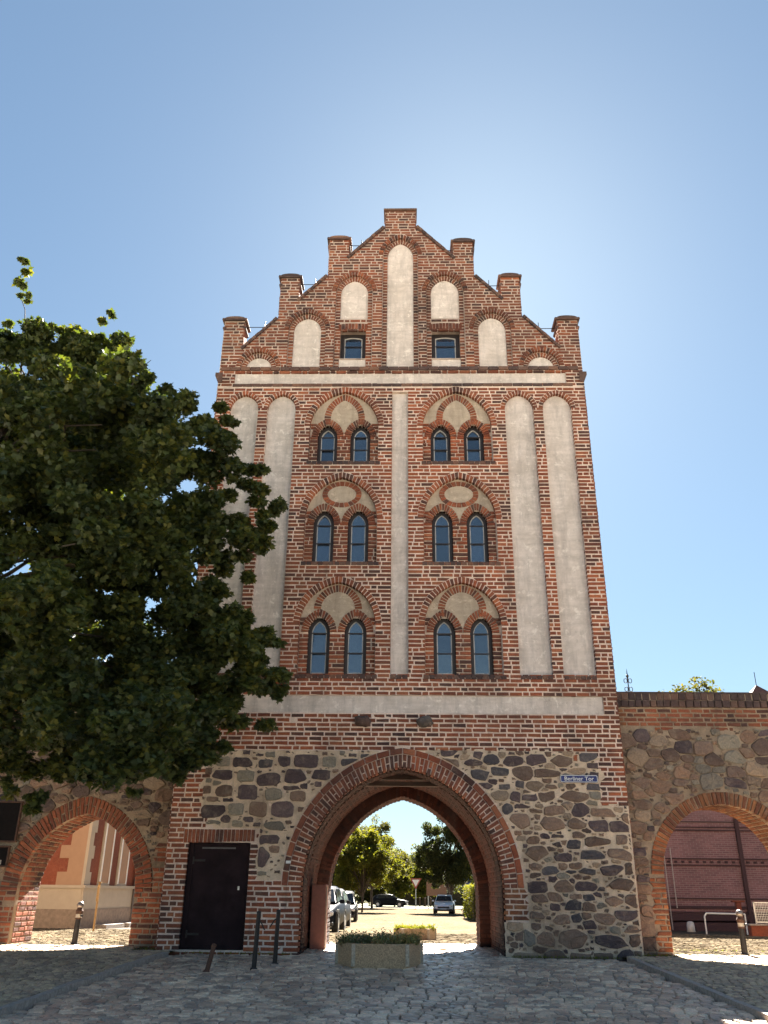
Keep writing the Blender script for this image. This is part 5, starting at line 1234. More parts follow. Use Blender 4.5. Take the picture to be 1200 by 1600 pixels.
def maple():
    r = np.random.default_rng(11); rr = random.Random(11)
    base = (-8.6, -4.4, gz(-4.4))
    root = thing('maple_tree', 'large dark green maple tree overhanging the left town wall and tower', 'tree', base)
    b_ = MB(); top = Vector((-8.3, -4.3, 5.6)); pts = limb(b_, base, top, .30, .17, rr, 6, .03); limb(b_, pts[-1], (-8.0, -4.2, 11.0), .17, .03, rr, 6, .05)
    b_.build('trunk', M_BARK, root)
    for c in CLUMPS:
        x, y, z, rx, rz, dn = c
        if rx < .55 or x > -4.2 or y > -3: continue
        b_ = MB(); f = min(1, max(0, (z - 3.0) / 8)); st = Vector((-8.35 + .25 * f, -4.3, 2.8 + 6.0 * f)); limb(b_, st, tuple(st.lerp(Vector((x, y, z - .1)), .85)), .05, .012, rr, 6, .06); b_.build('branch', M_BARK, root)
    # twigs that stand above the crown
    for a, bq in (((-7.95, -4, 10.9), (-8.35, -4, 13.0)), ((-5.7, -4, 10.3), (-5.25, -4, 11.35)), ((-8.05, -4, 10.8), (-8.5, -4, 11.4))): b_ = MB(); limb(b_, a, bq, .022, .006, rr, 5, .03); b_.build('twig', M_BARK, root)
    P = []
    for x, y, z, rx, rz, dn in CLUMPS:
        n = int(dn * (rx * rx * 3.1 + .02) * 900)
        # a clump is a handful of leaf sprays
        k = max(3, int(rx * 9)); sub = clump_points((x, y, z), (rx * .8, rx * .9, rz * .75), k, r, .3)
        for sx, sy, sz in sub: P.append(clump_points((sx, sy, sz), (rx * .38, rx * .38, rz * .30), n // k, r, .1))
    P = np.concatenate(P)
    dist = np.linalg.norm(P - np.array([CAM.x, CAM.y, CAM.z]), axis=1); inframe = P[:, 0] > -6.5
    order = np.argsort(dist + 50 * (~inframe) + 3 * r.random(len(P))); part, rest = order[:300], order[300:]
    me, _ = leaves_mesh('foliage', P[rest], .108, maple_leaf(), r); link('foliage', me, M_MAPLE, root, 'stuff')
    Vl, Fl = maple_leaf(); lm = mesh_np('leaf', Vl, [Fl]); lm.materials.append(M_MAPLE)
    X, Y, Z = scatter_frames(300, r)
    for k, i in enumerate(part):
        o = link('leaf', lm, None, root); s = .108 * rr.uniform(.7, 1.2)
        mt = Matrix([list(v) for v in (X[k], Y[k], Z[k])]).transposed()
        o.location = P[i]; o.rotation_euler = mt.to_euler(); o.scale = (s, s, s)
maple()

def tree(lab, x, y, h, cr, trunk_h, mat, seed, n=9000, leaf=.26, name='broadleaf_tree', trunk_r=.16, shape=(1, 1), group='trees beyond the archway', z0=None, nclump=58):
    r = np.random.default_rng(seed); rr = random.Random(seed); z = gz(y) if z0 is None else z0
    root = thing(name, lab, 'tree', (x, y, z), group)
    b_ = MB(); limb(b_, (x, y, z - .1), (x + rr.uniform(-.2, .2), y, z + h * .7), trunk_r, trunk_r * .35, rr, 6, .02); cz = z + trunk_h + (h - trunk_h) * .5; ch = (h - trunk_h) * .5
    P = []
    for i in range(nclump):
        d = r.normal(0, 1, 3); d /= np.linalg.norm(d); q = r.uniform(.45, .92) ; f = 1 - .35 * max(0, d[2]) if shape[0] else 1
        c = np.array([x + d[0] * cr * q * f, y + d[1] * cr * q * f, cz + d[2] * ch * q]); rad = cr * r.uniform(.2, .36)
        if i % 3 == 0: limb(b_, (x, y, z + trunk_h * rr.uniform(.8, 1.3)), tuple(c), trunk_r * .4, .03, rr, 4, .05)
        k = 5; sub = clump_points(c, (rad * .9, rad * .9, rad * .7), k, r, .3)
        for s in sub: P.append(clump_points(s, (rad * .5, rad * .5, rad * .38), 2 * n // (nclump * k), r, .2))
    b_.build('trunk', M_BARK, root)
    me, _ = leaves_mesh('crown', np.concatenate(P), leaf, quad_leaf(), r); link('crown', me, mat, root)
    return root
tree('bright lime green tree with a slender trunk left of the street beyond the arch', -3.5, 62, 7.0, 3.0, 1.4, M_LIME, 1, 17000, .20, trunk_r=.10)
tree('tall dark green tree standing beside the silver hatchback', 4.2, 62, 8.9, 3.1, 1.6, M_DGREEN, 2, 19000, .20, trunk_r=.17)
tree('tall brownish green tree rising behind the bright lime green tree', -3.4, 84, 9.6, 3.6, 2.2, M_OLIVE, 3, 13000, .25)
tree('lime green tree at the left edge of the archway view above the parked cars', -7.0, 74, 7.4, 3.2, 1.2, M_LIME, 21, 11000, .24, trunk_r=.10)
tree('round yellow green tree between the lime green tree and the junction', -1.0, 99, 6.3, 2.6, .7, M_LIME, 4, 12000, .25, trunk_r=.10)
tree('low bushy olive tree behind the crossing black car', -4.4, 103, 4.2, 2.6, .3, M_OLIVE, 5, 9000, .26, trunk_r=.10)
tree('pale olive tree behind the give way sign', 3.0, 108, 5.6, 2.7, .8, M_LIME, 6, 11000, .28, trunk_r=.10)
tree('yellow green tree right of the parking sign', 8.0, 90, 6.4, 2.8, .8, M_LIME, 7, 10000, .26, trunk_r=.10)
tree('dark bushy tree at the far left behind the parked cars', -8.6, 72, 5.4, 2.9, .5, M_DGREEN, 8, 11000, .26, trunk_r=.10)
tree('hazy tall tree far down the street axis left of centre', -1.0, 170, 9.8, 5, 1, M_OLIVE, 9, 7000, .45)
tree('hazy tall tree far down the street axis right of centre', 5.0, 180, 11.5, 6, 1, M_OLIVE, 10, 7000, .45)
tree('spreading tree whose crown just tops the right town wall', 21.8, 44, 16.5, 4.9, 7.0, M_OLIVE, 12, 9000, .30, z0=-.3)
# far wood as one mass
r = np.random.default_rng(50); P = np.concatenate([clump_points((xx, 205 + r.uniform(-12, 12), r.uniform(2, 5)), (7, 5, 3.2), 420, r, .2) for xx in np.arange(-110, 120, 6)])
me, _ = leaves_mesh('distant_wood', P, .7, quad_leaf(), r); tag(link('distant_wood', me, M_OLIVE), 'distant hazy woodland closing the street view', 'woodland', None, 'stuff')
# hedges
def hedge(lab, x0, x1, y0, y1, h, mat, seed, leaf=.10, dens=900):
    r = np.random.default_rng(seed); z = gz((y0 + y1) / 2); n = int(dens * ((x1 - x0) + (y1 - y0)) * h)
    P = np.stack([r.uniform(x0, x1, n), r.uniform(y0, y1, n), z + h * r.random(n) ** .7 + .06 * np.sin(r.random(n) * 9)], 1)
    ed = r.integers(0, 5, n)
    for k, (ax, v) in enumerate(((0, x0), (0, x1), (1, y0), (1, y1))): P[ed == k, ax] = v + r.normal(0, .05, (ed == k).sum())
    P[ed == 4, 2] = z + h + r.normal(0, .05, (ed == 4).sum())
    root = thing('hedge', lab, 'hedge', ((x0 + x1) / 2, (y0 + y1) / 2, z))
    b_ = MB(); b_.box(((x0 + x1) / 2, (y0 + y1) / 2, z + h * .42), (x1 - x0 - .3, y1 - y0 - .3, h * .84)); b_.build('twigs', M_BARK, root)
    me, _ = leaves_mesh('leaves', P, leaf, quad_leaf(), r); link('leaves', me, mat, root, 'stuff')
hedge('bright green clipped hedge just beyond the right edge of the archway', 4.45, 5.6, 40, 47, 2.0, M_LIME, 3, .13, 420)
hedge('dark green hedge beside the parked silver hatchback', 4.95, 6.3, 51, 57, 1.75, M_DGREEN, 4, .13, 420)
hedge('long dark hedge at the back of the grass beyond the crossing', -2.0, 14.0, 112, 114, 2.1, M_DGREEN, 5, .22, 130)
# grass verge beyond the cross street
strip('verge', lambda y: -60, lambda y: 60, [97, 104, 112, 125], -.02, simple('lawn', (.085, .085, .022), .95, var=.35, scale=1.2))
# ------------------------------------------------------------------ cars
def paint(name, col, metal=.0):
    m, t, b = new_mat(name); b.inputs['Base Color'].default_value = (*col, 1); b.inputs['Metallic'].default_value = metal; b.inputs['Roughness'].default_value = .4; b.inputs['Specular IOR Level'].default_value = .03; b.inputs['Coat Weight'].default_value = .0; b.inputs['Coat Roughness'].default_value = .04; return m
M_TYRE = simple('tyre_rubber', (.02, .02, .02), .85); M_RIM = simple('rim_alloy', (.40, .40, .41), .35, .8)
M_LAMP = simple('lamp_clear', (.55, .56, .58), .12, .3, bmp=0); M_RED = simple('lamp_red', (.30, .012, .012), .2, bmp=0); M_TRIM = simple('trim_black', (.015, .015, .016), .5)
def car(lab, loc, rz, body, L=4.1, W=1.74, H=1.47, kind='hatchback', group='cars beyond the archway'):
    """local frame: front towards -y, wheels on z=0"""
    root = bpy.data.objects.new('parked_car', None); COL.objects.link(root); tag(root, lab, 'car', group)
    h = L / 2
    S = [(-h, .30, .62, .66, .60), (-h + .10, .24, .70, .78, .74), (-h + .55, .20, .80, .86, .84), (-h + 1.15, .18, .88, .91, .88), (-h + 1.9, .18, .93, .94, .90), (h - 1.3, .18, .96, .96, .90), (h - .55, .20, .99, .94, .89), (h - .12, .26, .98, .86, .83), (h, .34, .86, .74, .70)]
    V, F = [], []
    for y, zb, zt, w0, w1 in S:
        w0 *= W / 1.9; w1 *= W / 1.9
        ringp = [(w0 * .86, zb), (w0, zb + .14), (w0 * 1.01, zb + (zt - zb) * .5), (w0 * .985, zt - .07), (w1 * .93, zt)]
        for x, z in ringp: V.append((x, y, z))
        for x, z in ringp[::-1]: V.append((-x, y, z))
    k = 10
    for j in range(len(S) - 1):
        for i in range(k): F.append((j * k + i, j * k + (i + 1) % k, (j + 1) * k + (i + 1) % k, (j + 1) * k + i))
    F += [tuple(range(k)), tuple(range((len(S) - 1) * k, len(S) * k))]
    me = mesh_py('body', V, F, True); link('body', me, body, root)
    # cabin
    wb, wt = W * .44, W * .345
    cab = [(-h + 1.05, .90), (-h + 1.85, H - .07), (-h + 2.35, H), (h - 1.0, H - .02), (h - .42, H - .13), (h - .12, .97)] if kind == 'hatchback' else [(-h + 1.1, .90), (-h + 1.8, H - .06), (-h + 2.4, H), (h - .75, H - .01), (h - .28, H - .09), (h - .08, .97)]
    def wz(z): return wb + (wt - wb) * (z - .9) / (H - .9)
    V, F = [], []
    for y, z in cab: V += [(wz(z), y, z), (-wz(z), y, z)]
    n = len(cab)
    for i in range(n - 1): F.append((2 * i, 2 * i + 1, 2 * i + 3, 2 * i + 2))
    F += [tuple(2 * i for i in range(n)), tuple(2 * i + 1 for i in range(n)), (0, 1, 2 * n - 1, 2 * n - 2)]
    me = mesh_py('cabin', V, F); bm = bmesh.new(); bm.from_mesh(me); bmesh.ops.bevel(bm, geom=list(bm.edges), offset=.05, segments=2, affect='EDGES'); bm.to_mesh(me); bm.free(); me.polygons.foreach_set('use_smooth', [True] * len(me.polygons)); link('cabin', me, body, root)
    def pane(nm, pts, mat, par=None):
        c = sum((Vector(p) for p in pts), Vector()) / len(pts); nrm = (Vector(pts[1]) - Vector(pts[0])).cross(Vector(pts[2]) - Vector(pts[0])).normalized()
        if nrm.dot(c - Vector((0, 0, .8))) < 0: nrm = -nrm
        Vp = [tuple(Vector(p) + nrm * .012) for p in pts] + [tuple(Vector(p) - nrm * .01) for p in pts]; n_ = len(pts)
        Fp = [tuple(range(n_)), tuple(range(2 * n_ - 1, n_ - 1, -1))] + [(i, (i + 1) % n_, n_ + (i + 1) % n_, n_ + i) for i in range(n_)]
        return link(nm, mesh_py(nm, Vp, Fp), mat, root)
    def lp(a, b_, f): return tuple(Vector(a).lerp(Vector(b_), f))
    def between(i, f): y = cab[i][0] + (cab[i + 1][0] - cab[i][0]) * f; z = cab[i][1] + (cab[i + 1][1] - cab[i][1]) * f; return y, z
    for nm, i in (('windscreen', 0), ('rear_window', n - 2)):
        (y0, z0), (y1, z1) = between(i, .12), between(i, .90); a, b_ = wz(z0) - .07, wz(z1) - .07
        pane(nm, [(a, y0, z0), (-a, y0, z0), (-b_, y1, z1), (b_, y1, z1)], M_CARGLASS)
    for s in (1, -1):
        zl, zh = .96, H - .10; ya, yb = -h + 1.30, -h + 1.95; yc = -h + 2.42; yd, ye = h - .5, h - .78
        pane('side_window', [(s * wz(zl), ya, zl), (s * wz(zl), yc, zl), (s * wz(zh), yc, zh), (s * wz(zh), yb, zh)], M_CARGLASS)
        pane('side_window', [(s * wz(zl), yc + .08, zl), (s * wz(zl), yd, zl), (s * wz(zh), ye, zh), (s * wz(zh), yc + .08, zh)], M_CARGLASS)
        b2 = MB(); b2.box((s * (W / 2 + .06), -h + 1.35, .98), (.18, .12, .13), bev=.03); b2.build('wing_mirror', body, root)
        for yy in (-h + .78, h - .80):
            wl = bpy.data.objects.new('wheel', MB().cyl((s * (W / 2 - .21), yy, .31), (s * (W / 2 + .005), yy, .31), .31, seg=24).mesh('wheel')); COL.objects.link(wl); wl.data.materials.append(M_TYRE); wl.parent = root
            b2 = MB(); b2.cyl((s * (W / 2 - .03), yy, .31), (s * (W / 2 + .014), yy, .31), .205, .17, seg=20); ro = b2.build('rim', M_RIM); ro.parent = wl
            b2 = MB()
            for q in range(12):
                a0, a1 = pi * q / 12 - .02, pi * (q + 1) / 12 + .02
                y_, z_ = yy + .36 * cos((a0 + a1) / 2), .33 + .36 * sin((a0 + a1) / 2); b2.box((s * (W / 2 - .03), y_, z_), (.09, .06, .10), M=Matrix.Rotation(0, 4, 'X'))
            b2.build('wheel_arch', M_TRIM, root)
        b2 = MB(); b2.box((s * (W / 2 - .29), -h + .085, .62), (.34, .16, .15), bev=.04); b2.build('headlight', M_LAMP, root)
        b2 = MB(); b2.box((s * (W / 2 - .20), h - .085, .86), (.20, .14, .26), bev=.04); b2.build('tail_light', M_RED, root)
        b2 = MB(); b2.box((s * (W / 2 - .012), .1, .70), (.02, .16, .03), bev=.005); b2.build('door_handle', M_TRIM, root)
    b2 = MB(); b2.box((0, -h + .03, .48), (1.0, .08, .16), bev=.02); b2.build('grille', M_TRIM, root)
    b2 = MB(); b2.box((0, -h + .01, .36), (.52, .06, .11), bev=.005); b2.build('number_plate', M_WHITE, root)
    b2 = MB(); b2.box((0, h - .0, .58), (.52, .06, .11), bev=.005); b2.build('number_plate', M_WHITE, root)
    b2 = MB(); b2.box((0, -h + .06, .30), (W * .86, .16, .14), bev=.03); b2.build('bumper', M_TRIM, root)
    b2 = MB(); b2.box((0, h - .05, .36), (W * .86, .16, .18), bev=.04); b2.build('bumper', body, root)
    root.location = loc; root.rotation_euler = (0, 0, rz); return root
P_DARK = paint('paint_navy', (.008, .010, .016)); P_BLACK = paint('paint_black', (.012, .012, .014)); P_SILV = paint('paint_silver', (.62, .62, .65), .1); P_GREY = paint('paint_grey', (.022, .022, .026), .2)
car('dark blue car parked nearest on the left, facing the gate', (-2.98, 14.7, gz(14.7)), radians(-1), P_DARK, 4.2, 1.74, 1.48, 'estate', 'cars parked along the left kerb')
car('grey car parked second in the left row', (-3.12, 20.6, gz(20.6)), radians(-1), P_GREY, 4.2, 1.76, 1.50, 'hatchback', 'cars parked along the left kerb')
car('black car parked third and farthest in the left row', (-3.55, 37.0, gz(37)), radians(2), P_BLACK, 4.3, 1.78, 1.62, 'estate', 'cars parked along the left kerb')
car('silver hatchback parked on the right with its tail to the gate', (3.62, 60.5, gz(60)), radians(180 + 175), P_SILV, 3.9, 1.74, 1.46)
car('black car crossing at the junction beyond the street', (-1.5, 91.5, gz(90)), radians(80), P_BLACK, 4.2, 1.76, 1.42)

# ------------------------------------------------------------------ street signs beyond
def pole(root, x, y, h, r_=.035, m_=None):
    b_ = MB(); b_.cyl((x, y, gz(y) - .1), (x, y, gz(y) + h), r_, seg=8); b_.build('pole', m_ or M_RIM, root)
t_ = thing('give_way_sign', 'red and white triangular give way sign on a post at the junction', 'traffic sign', (1.45, 80, gz(80)))
pole(t_, 1.45, 80, 3.0, .05)
b_ = MB(); b_.prism([(1.45 - .62, gz(80) + 3.0), (1.45 + .62, gz(80) + 3.0), (1.45, gz(80) + 1.93)], 79.93, 79.96); b_.build('sign_plate', simple('sign_red', (.30, .06, .05), .4, bmp=0), t_)
b_ = MB(); b_.prism([(1.45 - .40, gz(80) + 2.87), (1.45 + .40, gz(80) + 2.87), (1.45, gz(80) + 2.18)], 79.915, 79.93); b_.build('sign_field', M_WHITE, t_)
t_ = thing('parking_sign', 'blue parking sign with a white P on a post', 'traffic sign', (5.7, 64, gz(64)))
pole(t_, 5.7, 64, 2.9)
b_ = MB(); b_.box((5.75, 63.93, gz(64) + 2.45), (1.0, .03, .72), bev=.01); b_.build('sign_plate', simple('sign_blue', (.015, .05, .30), .4, bmp=0), t_)
me = text_mesh('P', .72, .03); me.transform(Matrix.Translation((5.75, 63.91, gz(64) + 2.46)) @ Matrix.Rotation(pi / 2, 4, 'X')); link('lettering', me, M_WHITE, t_)
b_ = MB(); b_.box((6.75, 63.93, gz(64) + 2.3), (.6, .03, .5), bev=.01); b_.cyl((6.75, 63.96, gz(64)), (6.75, 63.96, gz(64) + 2.5), .03, seg=8)
tag(b_.build('traffic_sign', M_WHITE), 'small white sign plate right of the parking sign', 'traffic sign')
t_ = thing('information_board', 'brown information board on posts behind the silver hatchback', 'board', (3.9, 86, gz(86)))
b_ = MB(); b_.box((3.9, 86, gz(86) + 2.15), (2.3, .08, 1.7), bev=.02); b_.build('panel', simple('board_brown', (.20, .11, .07), .7), t_)
for xx in (2.95, 4.85): pole(t_, xx, 86.1, 2.9, .06)
for i, xx in enumerate((2.2, 2.9, 3.6, 4.4)):
    b_ = MB(); b_.cyl((xx, 98.5, gz(98)), (xx, 98.5, gz(98) + 1.0), .09, .08, seg=8); b_.cyl((xx, 98.5, gz(98) + 1.0), (xx, 98.5, gz(98) + 1.05), .09, .03, seg=8)
    tag(b_.build('wooden_bollard', M_WOOD), ('leftmost', 'second', 'third', 'rightmost')[i] + ' short wooden bollard on the verge beyond the junction', 'bollard', 'wooden bollards along the verge')
t_ = thing('street_lamp', 'white globe street lamp at the left edge of the archway view', 'street lamp', (-4.6, 40, gz(40)))
pole(t_, -4.6, 40, 3.3, .05); b_ = MB(); b_.sph((-4.6, 40, gz(40) + 3.45), .26, (1, 1, .7), 14, 8); b_.build('lamp_globe', M_WHITE, t_, smooth=True)
# far house with a pale gable
def house(lab, x, y, w_, d_, hh, rh, wm, rm, name='house'):
    z = gz(y); t_ = thing(name, lab, 'house', (x, y, z))
    b_ = MB(); b_.prism([(x - w_ / 2, z - .2), (x + w_ / 2, z - .2), (x + w_ / 2, z + hh), (x, z + hh + rh), (x - w_ / 2, z + hh)], y, y + d_); b_.build('wall', wm, t_)
    b_ = MB()
    for s in (1, -1): b_.prism([(x + s * (w_ / 2 + .4), z + hh - .3), (x, z + hh + rh + .08), (x, z + hh + rh + .35), (x + s * (w_ / 2 + .5), z + hh - .02)], y - .4, y + d_ + .4)
    b_.build('roof', rm, t_)
    b_ = MB(); b_.box((x + w_ * .2, y + d_ * .5, z + hh + rh * .8), (.7, .7, 1.6)); b_.build('chimney', M_DARKB, t_)
    for wx in (-.25, .25):
        for wz_ in (.45, .82):
            b_ = MB(); b_.box((x + wx * w_, y - .01, z + hh * wz_), (1.1, .08, 1.3)); fr = b_.build('window', M_WHITE, t_); b_ = MB(); b_.box((x + wx * w_, y - .055, z + hh * wz_), (.9, .03, 1.1)); b_.build('pane', M_CARGLASS, fr)
    return t_
house('distant house with a light gable half hidden by trees', 3.4, 128, 9, 10, 3.4, 3.0, simple('render_cream', (.45, .38, .30), .9), M_ROOF)

# ------------------------------------------------------------------ building in the left archway
M_OCHRE = simple('paint_apricot', (.34, .205, .125), .85, var=.06, scale=4); M_CREAM = simple('paint_cream', (.40, .33, .25), .85, var=.06, scale=4)
M_PLINTH = simple('plinth_stone', (.24, .18, .135), .9, var=.25, scale=8, bmp=.3); M_REDB = brick_mat('brick_villa', [(.17, .05, .032), (.14, .042, .028), (.19, .06, .036), (.125, .038, .028)], .15, .1)
vx, vy = -10.42, 11.2; ang = atan2(4.68, .46)   # corner and direction of the long side
villa = thing('brick_villa', 'red brick building with apricot quoins and tall windows seen through the left archway', 'building', (vx, vy, -.1))
ex = Vector((cos(ang), sin(ang), 0)); en = Vector((sin(ang), -cos(ang), 0))       # along the side, outward normal
def side_box(s0, s1, z0, z1, out, th=.1):
    b_ = MB(); c = Vector((vx, vy, 0)) + ex * (s0 + s1) / 2 + en * (out - th / 2); b_.box((c.x, c.y, (z0 + z1) / 2), (s1 - s0, th, z1 - z0), rz=ang); return b_
HT = 6.5
# main volume
c0 = Vector((vx, vy, 0)); p = [c0, c0 + ex * 16, c0 + ex * 16 - en * 9, c0 - en * 9]
b_ = MB(); b_.prism([(q.x, q.y) for q in p], -.4, HT, 'z'); b_.build('wall', M_REDB, villa)
def front_box(s0, s1, z0, z1, out, th=.1):
    """front face runs from the corner along -en"""
    b_ = MB(); c = c0 - en * (s0 + s1) / 2 - ex * (out - th / 2); b_.box((c.x, c.y, (z0 + z1) / 2), (th, s1 - s0, z1 - z0), rz=ang); return b_
for f_, L in ((side_box, 16), (front_box, 9)):
    f_(-.06 if f_ is side_box else .0, L, -.3, .55, .09).build('plinth', M_PLINTH, villa); f_(-.04 if f_ is side_box else .0, L, .55, 1.18, .06).build('dado', M_CREAM, villa); f_(-.12 if f_ is side_box else .0, L, 1.18, 1.27, .13, .2).build('ledge', M_CREAM, villa)
zz = 1.27; i = 0
while zz < HT:      # toothed quoins
    h_ = .42 if i % 2 else .40; front_box(0, .95 if i % 2 == 0 else .62, zz, zz + h_, .035).build('quoin', M_OCHRE, villa); side_box(-.037, .42 if i % 2 == 0 else .26, zz, zz + h_, .035).build('quoin', M_CREAM, villa); zz += h_; i += 1
for s0 in (1.0, 2.5, 6.3, 7.8, 10.5):
    w_ = .95
    f = side_box(s0, s0 + w_, 1.27, HT - 2.6, .04).build('window', M_CREAM, villa)
    side_box(s0 + .16, s0 + w_ - .16, 1.36, 3.35, .055, .06).build('blind', M_OCHRE, f)
    side_box(s0 + .10, s0 + .16, 1.33, 3.43, .07, .05).build('window_frame', M_WHITE, f); side_box(s0 + w_ - .16, s0 + w_ - .10, 1.33, 3.43, .07, .05).build('window_frame', M_WHITE, f); side_box(s0 + .10, s0 + w_ - .10, 3.35, 3.44, .072, .05).build('window_frame', M_WHITE, f)
    side_box(s0 - .02, s0 + w_ + .02, 3.9, HT, .03).build('panel', M_OCHRE, villa)
for s0 in (4.35, 9.4): side_box(s0, s0 + .62, -.3, HT, .22, .3).build('pilaster', M_CREAM, villa)
b_ = MB(); q = c0 + ex * 4.1 + en * .12; b_.cyl((q.x, q.y, -.2), (q.x, q.y, HT), .06, seg=10); b_.build('drainpipe', simple('zinc', (.12, .11, .11), .6, .3), villa)
for s0, w_ in ((1.0, 1.5), (2.9, 1.3)): side_box(s0, s0 + w_, -.2, .08, .55, .5).build('step', M_KERB, villa)
b_ = MB(); q = [c0 - ex * .5 + en * .5, c0 + ex * 16.4 + en * .5, c0 + ex * 16.4 - en * 9.4, c0 - ex * .5 - en * 9.4]; b_.prism([(k_.x, k_.y) for k_ in q], HT + .002, HT + .3, 'z'); b_.build('roof', M_ROOF, villa)
b_ = MB(); b_.cyl((-8.97, 8.5, -.1), (-8.97, 8.5, 1.32), .03, seg=10); b_.cyl((-8.97, 8.5, 1.32), (-8.97, 8.5, 1.36), .06, .05, seg=10); b_.box((-8.97, 8.45, 1.05), (.07, .02, .45), bev=.004)
tag(b_.build('marker_post', simple('post_yellow', (.26, .15, .05), .6)), 'slim yellow post before the villa in the left archway', 'post')

# ------------------------------------------------------------------ buildings in the right archway
m, t, b = new_mat('brick_plum'); M_PURPLE = m
sx_ = N(t, 'ShaderNodeSeparateXYZ'); t.links.new(pos(t), sx_.inputs[0]); cx_ = N(t, 'ShaderNodeCombineXYZ'); t.links.new(sx_.outputs[0], cx_.inputs[0]); t.links.new(sx_.outputs[2], cx_.inputs[1])
bt = N(t, 'ShaderNodeTexBrick'); t.links.new(cx_.outputs[0], bt.inputs['Vector']); bt.inputs['Scale'].default_value = 1; bt.inputs['Brick Width'].default_value = .26; bt.inputs['Row Height'].default_value = .08; bt.inputs['Mortar Size'].default_value = .009
bt.inputs['Color1'].default_value = (.21, .10, .108, 1); bt.inputs['Color2'].default_value = (.145, .07, .078, 1); bt.inputs['Mortar'].default_value = (.25, .175, .17, 1)
c = mix(t, bt.outputs['Color'], ramp(t, noise(t, .7, 6, .7), [(.3, (.72,) * 3), (.7, (1.25,) * 3)]), .8, 'MULTIPLY'); t.links.new(c, b.inputs['Base Color']); b.inputs['Roughness'].default_value = .9
bump(t, b, noise(t, 40, 4), .4, .01); M_PLUMD = simple('brick_plum_dark', (.05, .024, .028), .9, var=.25, scale=26, bmp=.4)
HX0, HX1, HY = 8.6, 26.0, 19.5
hall = thing('brick_hall', 'plum red brick hall with dark ledges seen through the right archway', 'building', (HX0, HY, -.2))
b_ = MB(); b_.box(((HX0 + HX1) / 2, HY + 4, 3.9), (HX1 - HX0, 8, 8.4)); b_.build('wall', M_PURPLE, hall)
for z, h_, o_ in ((.22, .08, .10), (.55, .07, .08), (.74, .12, .07), (1.07, .05, .06), (2.33, .05, .07), (2.58, .05, .07), (3.70, .06, .08), (3.82, .05, .06), (4.04, .05, .05), (5.4, .07, .1)):
    b_ = MB(); b_.box(((HX0 + HX1) / 2, HY - o_ / 2, z), (HX1 - HX0, o_, h_), bev=.01); b_.build('ledge', M_PLUMD, hall)
x = HX0 + .2
while x < HX1: 
    b_ = MB(); b_.box((x, HY - .03, 2.455), (.12, .05, .09)); b_.build('dentil', M_PLUMD, hall); x += .30
for xx in (14.25, 18.7, 23.0):
    b_ = MB(); b_.box((xx, HY - .06, 4.0), (.16, .12, 8.0), bev=.01); b_.build('pilaster', M_PLUMD, hall)
b_ = MB(); b_.box(((HX0 + HX1) / 2, HY - .05, .1), (HX1 - HX0, .1, .8), bev=.01); b_.build('plinth', M_PLUMD, hall)
b_ = MB(); b_.prism([(HX0 - .3, 8.1), (HX1 + .3, 8.1), (HX1 - 3, 8.6), (HX0 + 3, 8.6)], HY - .3, HY + 8.3); b_.build('roof', M_ROOF, hall)
for xx, z0, lab in ((11.0, -.1, 'pipe'), (11.28, .7, 'pipe')):
    b_ = MB(); b_.cyl((xx, HY - .2, z0), (xx, HY - .2, 3.0), .022, seg=8); b_.build('conduit', simple('conduit_grey', (.30, .26, .25), .6), hall)
# small dark roof behind the wall
kx, ky = 20.4, 29.6
t_ = thing('pavilion', 'small building whose dark pointed roof just tops the right town wall', 'building', (kx, ky, -.3))
b_ = MB(); b_.box((kx, ky, 5.0), (3.0, 3.0, 10.4)); b_.build('wall', M_PURPLE, t_)
me = mesh_py('roof', [(kx - 1.9, ky - 1.9, 10.25), (kx + 1.9, ky - 1.9, 10.25), (kx + 1.9, ky + 1.9, 10.25), (kx - 1.9, ky + 1.9, 10.25), (kx, ky, 12.25)], [(0, 1, 4), (1, 2, 4), (2, 3, 4), (3, 0, 4), (0, 1, 2, 3)]); link('roof', me, M_ROOF, t_)
b_ = MB(); b_.cyl((kx, ky, 12.2), (kx, ky, 13.0), .02, seg=6); b_.build('finial', M_IRON, t_)
# ornate mast
mx, my = 7.53, 9.0
t_ = thing('weathervane_mast', 'slim ornate iron mast rising behind the town wall right of the tower', 'mast', (mx, my, -.1))
b_ = MB(); b_.cyl((mx, my, -.2), (mx, my, 7.75), .035, .018, seg=8); b_.build('pole', M_IRON, t_)
for zc in (7.62, 7.34, 7.08):
    b_ = MB()
    for i in range(12):
        a0, a1 = 2 * pi * i / 12, 2 * pi * (i + 1) / 12
        for s in (-1, 1): b_.cyl((mx + s * .075 + .055 * cos(a0), my, zc + .075 * sin(a0)), (mx + s * .075 + .055 * cos(a1), my, zc + .075 * sin(a1)), .012, seg=5)
    b_.build('scroll', M_IRON, t_)
b_ = MB(); b_.cyl((mx, my, 7.7), (mx, my, 8.02), .03, .004, seg=6); b_.sph((mx, my, 7.78), .05, u=8, v=6); b_.build('spear_tip', M_IRON, t_)
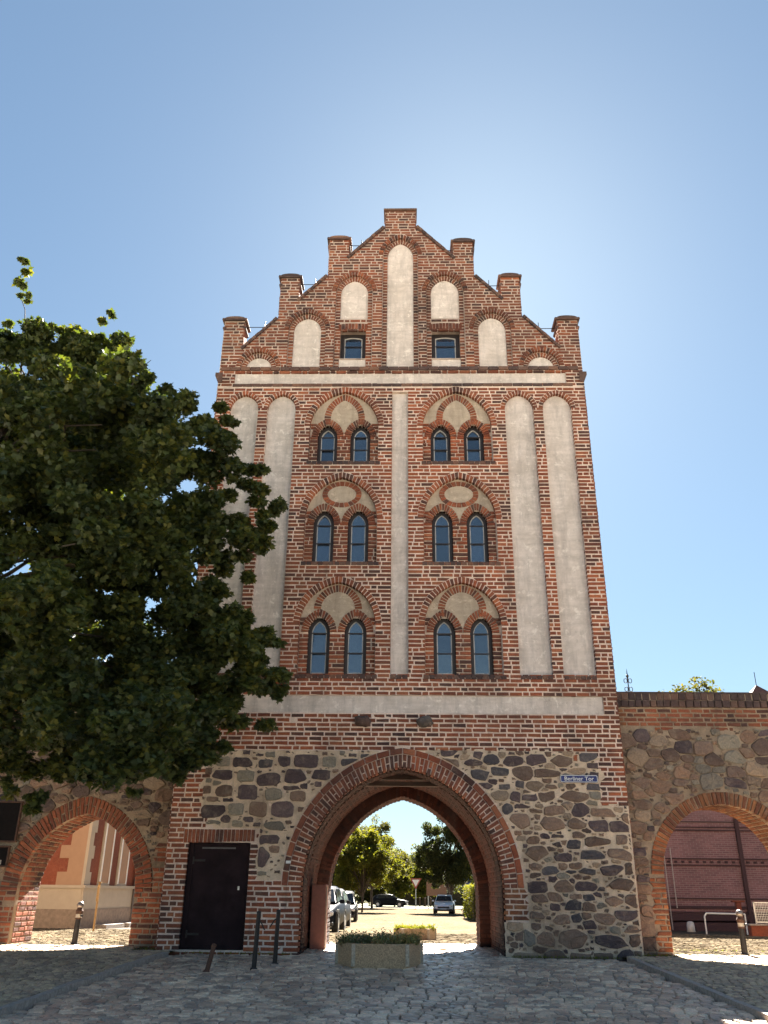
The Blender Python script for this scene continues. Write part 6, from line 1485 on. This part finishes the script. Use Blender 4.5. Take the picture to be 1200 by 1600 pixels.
# white stone, rails, mesh fence, low wall
b_ = MB(); b_.cyl((11.33, 18, -.15), (11.33, 18, .18), .16, .14, seg=14); b_.sph((11.33, 18, .18), .14, (1, 1, .6), 14, 8); tag(b_.build('guard_stone', simple('stone_white', (.5, .48, .45), .8, scale=8), smooth=True), 'rounded white guard stone at the foot of the plum hall', 'guard stone')
t_ = thing('handrail', 'bent white tubular handrail before the plum hall', 'handrail', (11.6, 15, -.1))
b_ = MB(); pts = [(10.95, 15, -.1), (10.95, 15, .50), (11.03, 15, .60), (12.4, 15, .58), (12.4, 15, -.1)]; b_.tube(pts, .028, 8); b_.build('rail', M_WHITE, t_)
t_ = thing('mesh_fence', 'grey wire mesh fence panel on a low brick wall', 'fence', (13.0, 12.3, -.1))
b_ = MB(); b_.box((13.2, 12.3, .05), (3.4, .3, .5), bev=.02); b_.build('low_wall', M_REDB, t_)
b_ = MB(); b_.box((13.2, 12.3, .32), (3.5, .36, .05), bev=.01); b_.build('coping', M_KERB, t_)
for xx in (11.75, 13.2, 14.6):
    b_ = MB(); b_.box((xx, 12.3, .66), (.045, .045, .68), bev=.006); b_.build('post', M_RIM, t_)
b_ = MB()
for z in np.arange(.42, .96, .07): b_.box((13.2, 12.3, z), (2.9, .012, .012))
for xx in np.arange(11.8, 14.65, .055): b_.box((xx, 12.292, .67), (.010, .010, .60))
b_.build('wire_mesh', M_RIM, t_, 'stuff')
b_ = MB(); b_.box((13.2, 12.3, .98), (2.95, .045, .035)); b_.box((13.2, 12.3, .39), (2.95, .045, .035)); b_.build('rail', M_RIM, t_)
b_ = MB(); b_.box((11.42, 12.8, .42), (.17, .17, 1.14), bev=.015); b_.box((11.42, 12.8, 1.01), (.40, .22, .05), bev=.01); tag(b_.build('brick_pillar', M_REDB), 'short red brick gate pillar with pale cap beside the mesh fence', 'pillar')
# tufts of weeds at the foot of the walls
def weeds(name, lab, spots, mat, seed):
    r = random.Random(seed); VV, FF = [], []
    for x0, x1, y0, y1, n, hh in spots:
        for _ in range(n):
            x, y = r.uniform(x0, x1), r.uniform(y0, y1); p0 = Vector((x, y, gz(y) + .02)); h_ = hh * r.uniform(.4, 1.1); d = Vector((r.gauss(0, .5), r.gauss(0, .5), 0)) * h_; s = Vector((cos(r.random() * 6), sin(r.random() * 6), 0)) * .008
            k = len(VV); VV += [p0 - s, p0 + s, p0 + d + Vector((0, 0, h_))]; FF.append((k, k + 1, k + 2))
    me = bpy.data.meshes.new(name); me.from_pydata([tuple(v) for v in VV], [], FF); me.update(); o = link(name, me, mat); tag(o, lab, 'weeds', None, 'stuff')
weeds('weeds', 'sparse weeds growing along the foot of the walls', [(4.6, 5.7, -.3, .45, 500, .10), (-5.6, -4.5, -.4, .8, 500, .08), (2.2, 4.8, -.12, -.02, 300, .06), (-4.8, -2.1, -.12, -.02, 200, .05), (5.4, 8.4, 1.7, 2.0, 200, .1)], M_GRASS, 5)
